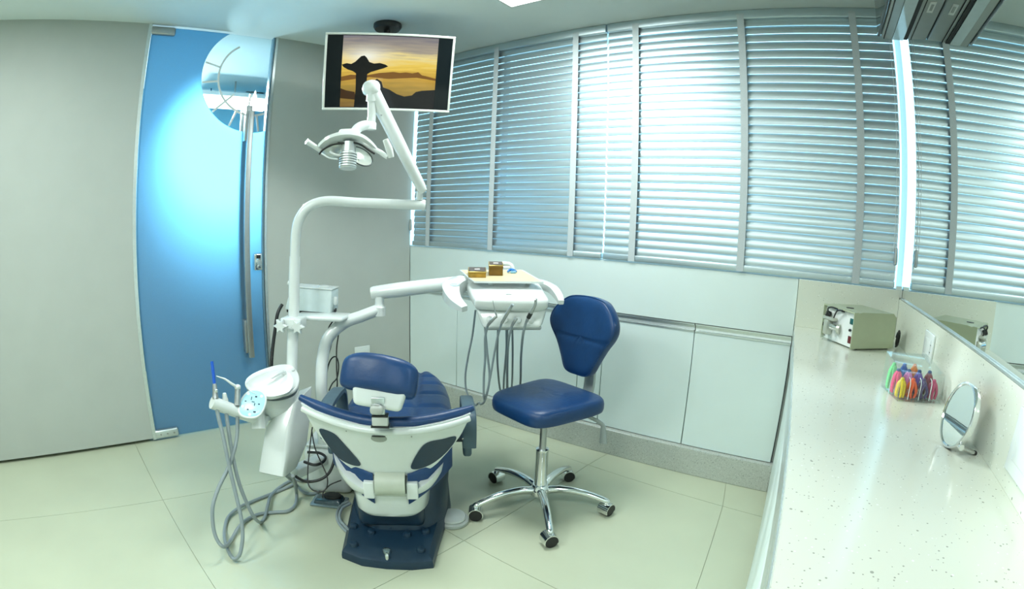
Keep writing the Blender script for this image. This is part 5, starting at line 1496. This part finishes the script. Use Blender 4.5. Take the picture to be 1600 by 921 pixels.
for k in range(1, 4):
    x = OW * k / 4 - .001
    dp = [(.010, T_), (.010, .052), (.016, .062), (.026, .066), (OD - .02, .066), (OD - .02, T_)]
    obj('divider', MB().loft([[OM @ V(x, y, z) for y, z in dp], [OM @ V(x + .002, y, z) for y, z in dp]]), ACRYL, og, smooth=False)
    obj('divider_edge', MB().tube([OM @ V(x + .001, y, z) for y, z in ((.010, .004), (.010, .052), (.016, .062), (.026, .066))], .0012, 6), EDGEW, og)
cols = [('yellow', (0.75, 0.55, 0.02), 0, 0), ('pink', (0.85, 0.06, 0.22), 0, 1), ('green', (0.20, 0.75, 0.30), 0, 2), ('orange red', (0.80, 0.10, 0.02), 1, 0), ('lilac', (0.72, 0.28, 0.60), 1, 1),
        ('blue', (0.03, 0.10, 0.45), 1, 2), ('dark purple', (0.06, 0.03, 0.14), 2, 0), ('violet', (0.14, 0.07, 0.40), 2, 1), ('bright orange', (0.90, 0.26, 0.02), 2, 2), ('crimson', (0.45, 0.03, 0.12), 3, 0), ('dark red', (0.25, 0.03, 0.05), 3, 1)]
CN = ['first', 'second', 'third', 'fourth']
for nm, col_, k, r_ in cols:
    x0 = OW * (k + .5) / 4; y0 = .034 + .042 * r_
    t = thing('elastic_bundle', nm + ' bundle of elastics in the ' + CN[k] + ' compartment of the clear box, ' + ('front' if r_ == 0 else ('middle' if r_ == 1 else 'back')), 'elastic bundle', OM @ V(x0, y0, T_), 0, 'coloured elastics in the clear box')
    mm_ = mat('elastic_' + nm.replace(' ', '_'), col_, 0.35, var=0.12, scale=200)
    mbb = MB(); mtop = MB()
    hh = (.058, .074, .082)[r_]
    for q in range(7):
        a = 2 * PI * q / 7
        ox, oy = .0125 * math.cos(a), .013 * math.sin(a)
        lean = .006 * math.sin(3.1 * q + k)
        mbb.tube([OM @ V(x0 + ox, y0 + oy, T_ + .004), OM @ V(x0 + ox * 1.1 + lean, y0 + oy, T_ + hh * .35), OM @ V(x0 + ox * .8, y0 + oy * .8, T_ + hh * .72), OM @ V(x0 + ox * .25, y0 + oy * .25, T_ + hh * .92)], [.0036, .0050, .0052, .0032], 6, 3)
    obj('strands', mbb, mm_, t)
    obj('knot', MB().sq((x0, y0, T_ + hh * .95), (.0065, .0065, .006), .8, .8, 12, 8, OM), mm_ if r_ != 1 else mat('knot_navy', (0.02, 0.05, 0.22), 0.4), t)

# round table mirror
p0 = V(3.1211, -1.4014, 0.8938)
mtop = V(3.1521, -1.4029, 1.0338)
updir = (mtop - p0).normalized()
mc = p0 + updir * .077
mn = V(-.97, -.20, .36); mn = (mn - updir * mn.dot(updir)).normalized()
MM = frame_to(mc, updir.cross(mn), mn)
tm = thing('table_mirror', 'round chrome-rimmed tabletop mirror leaning on its leg by the splashback', 'mirror', p0)
MRr = .077
obj('rim', MB().lathe([(MRr - .008, .004), (MRr - .005, .007), (MRr - .001, .006), (MRr, 0), (MRr - .001, -.010), (MRr - .006, -.013), (MRr - .02, -.013), (MRr - .02, .002)], 56, MM, cap=False), CHROME, tm)
obj('glass', MB().lathe([(MRr - .0075, .0005), (MRr - .0075, .0035), (.001, .0036)], 56, MM), MIRROR, tm)
obj('back_plate', MB().lathe([(MRr - .02, -.012), (.002, -.012), (.002, -.009), (MRr - .02, -.009)], 40, MM), ALU, tm)
side = updir.cross(mn)
side = side if side.x > 0 else -side
hinge = mc + (side * .80 - updir * .60) * (MRr * 1.04) - mn * .004
foot_ = V(3.1962, -1.4325, 0.8965)
obj('leg', MB().tube([hinge, hinge + (foot_ - hinge) * .5, foot_], .0048, 10), CHROME, tm)
obj('leg_pivot', MB().tube([hinge - side * .006, hinge + side * .006], .0075, 14), CHROME, tm)
obj('leg_foot', MB().tube([foot_ - (foot_ - hinge) * .12, foot_], .0058, 10), BLACK, tm)
obj('far_pivot', MB().sq(tuple(mc - (side * .80 - updir * .60) * (MRr * 1.03) - mn * .004), (.006, .006, .006), 1, 1, 12, 8), CHROME, tm)

# wall plates
def socket(name, label, c, ex_, ez_, nn, w, h, slots):
    M_ = basis(c, ex_, ez_, nn)
    t = thing(name, label, 'socket', c)
    obj('plate', MB().rbox((-w, -h, .0005), (w, h, .009), .003, M_), WHITE2, t)
    obj('insert', MB().rbox((-w * .62, -h * .55, .0095), (w * .62, h * .55, .011), .001, M_), WHITE, t)
    for x, y in slots:
        obj('slot', MB().box((x - .004, y - .0015, .0111), (x + .004, y + .0015, .0118), M_), DARK, t, smooth=False)


wdir = V(-TC, -1, 0).normalized()
cdir = V(TC, 1, 0).normalized() * -1


def cwp(y, off, z): return V(*cw(y, off, z))


socket('wall_socket', 'white socket plate on the splashback behind the clear organiser', cwp(-.725, .012, 1.0), wdir, (0, 0, 1), (-1, TC, 0), .068, .048, ((.05, .012), (.05, -.012)))
socket('wall_switch', 'white wall plate on the splashback at the right edge of the photo', cwp(-1.665, .012, .995), wdir, (0, 0, 1), (-1, TC, 0), .075, .062, ())
socket('wall_outlet', 'white outlet plate low on the grey wall above the headrest', V(*aw(.41, 0, .375)), (TA, 1, 0), (0, 0, 1), (1, -TA, 0), .062, .046, ((-.02, -.01), (.02, -.004)))
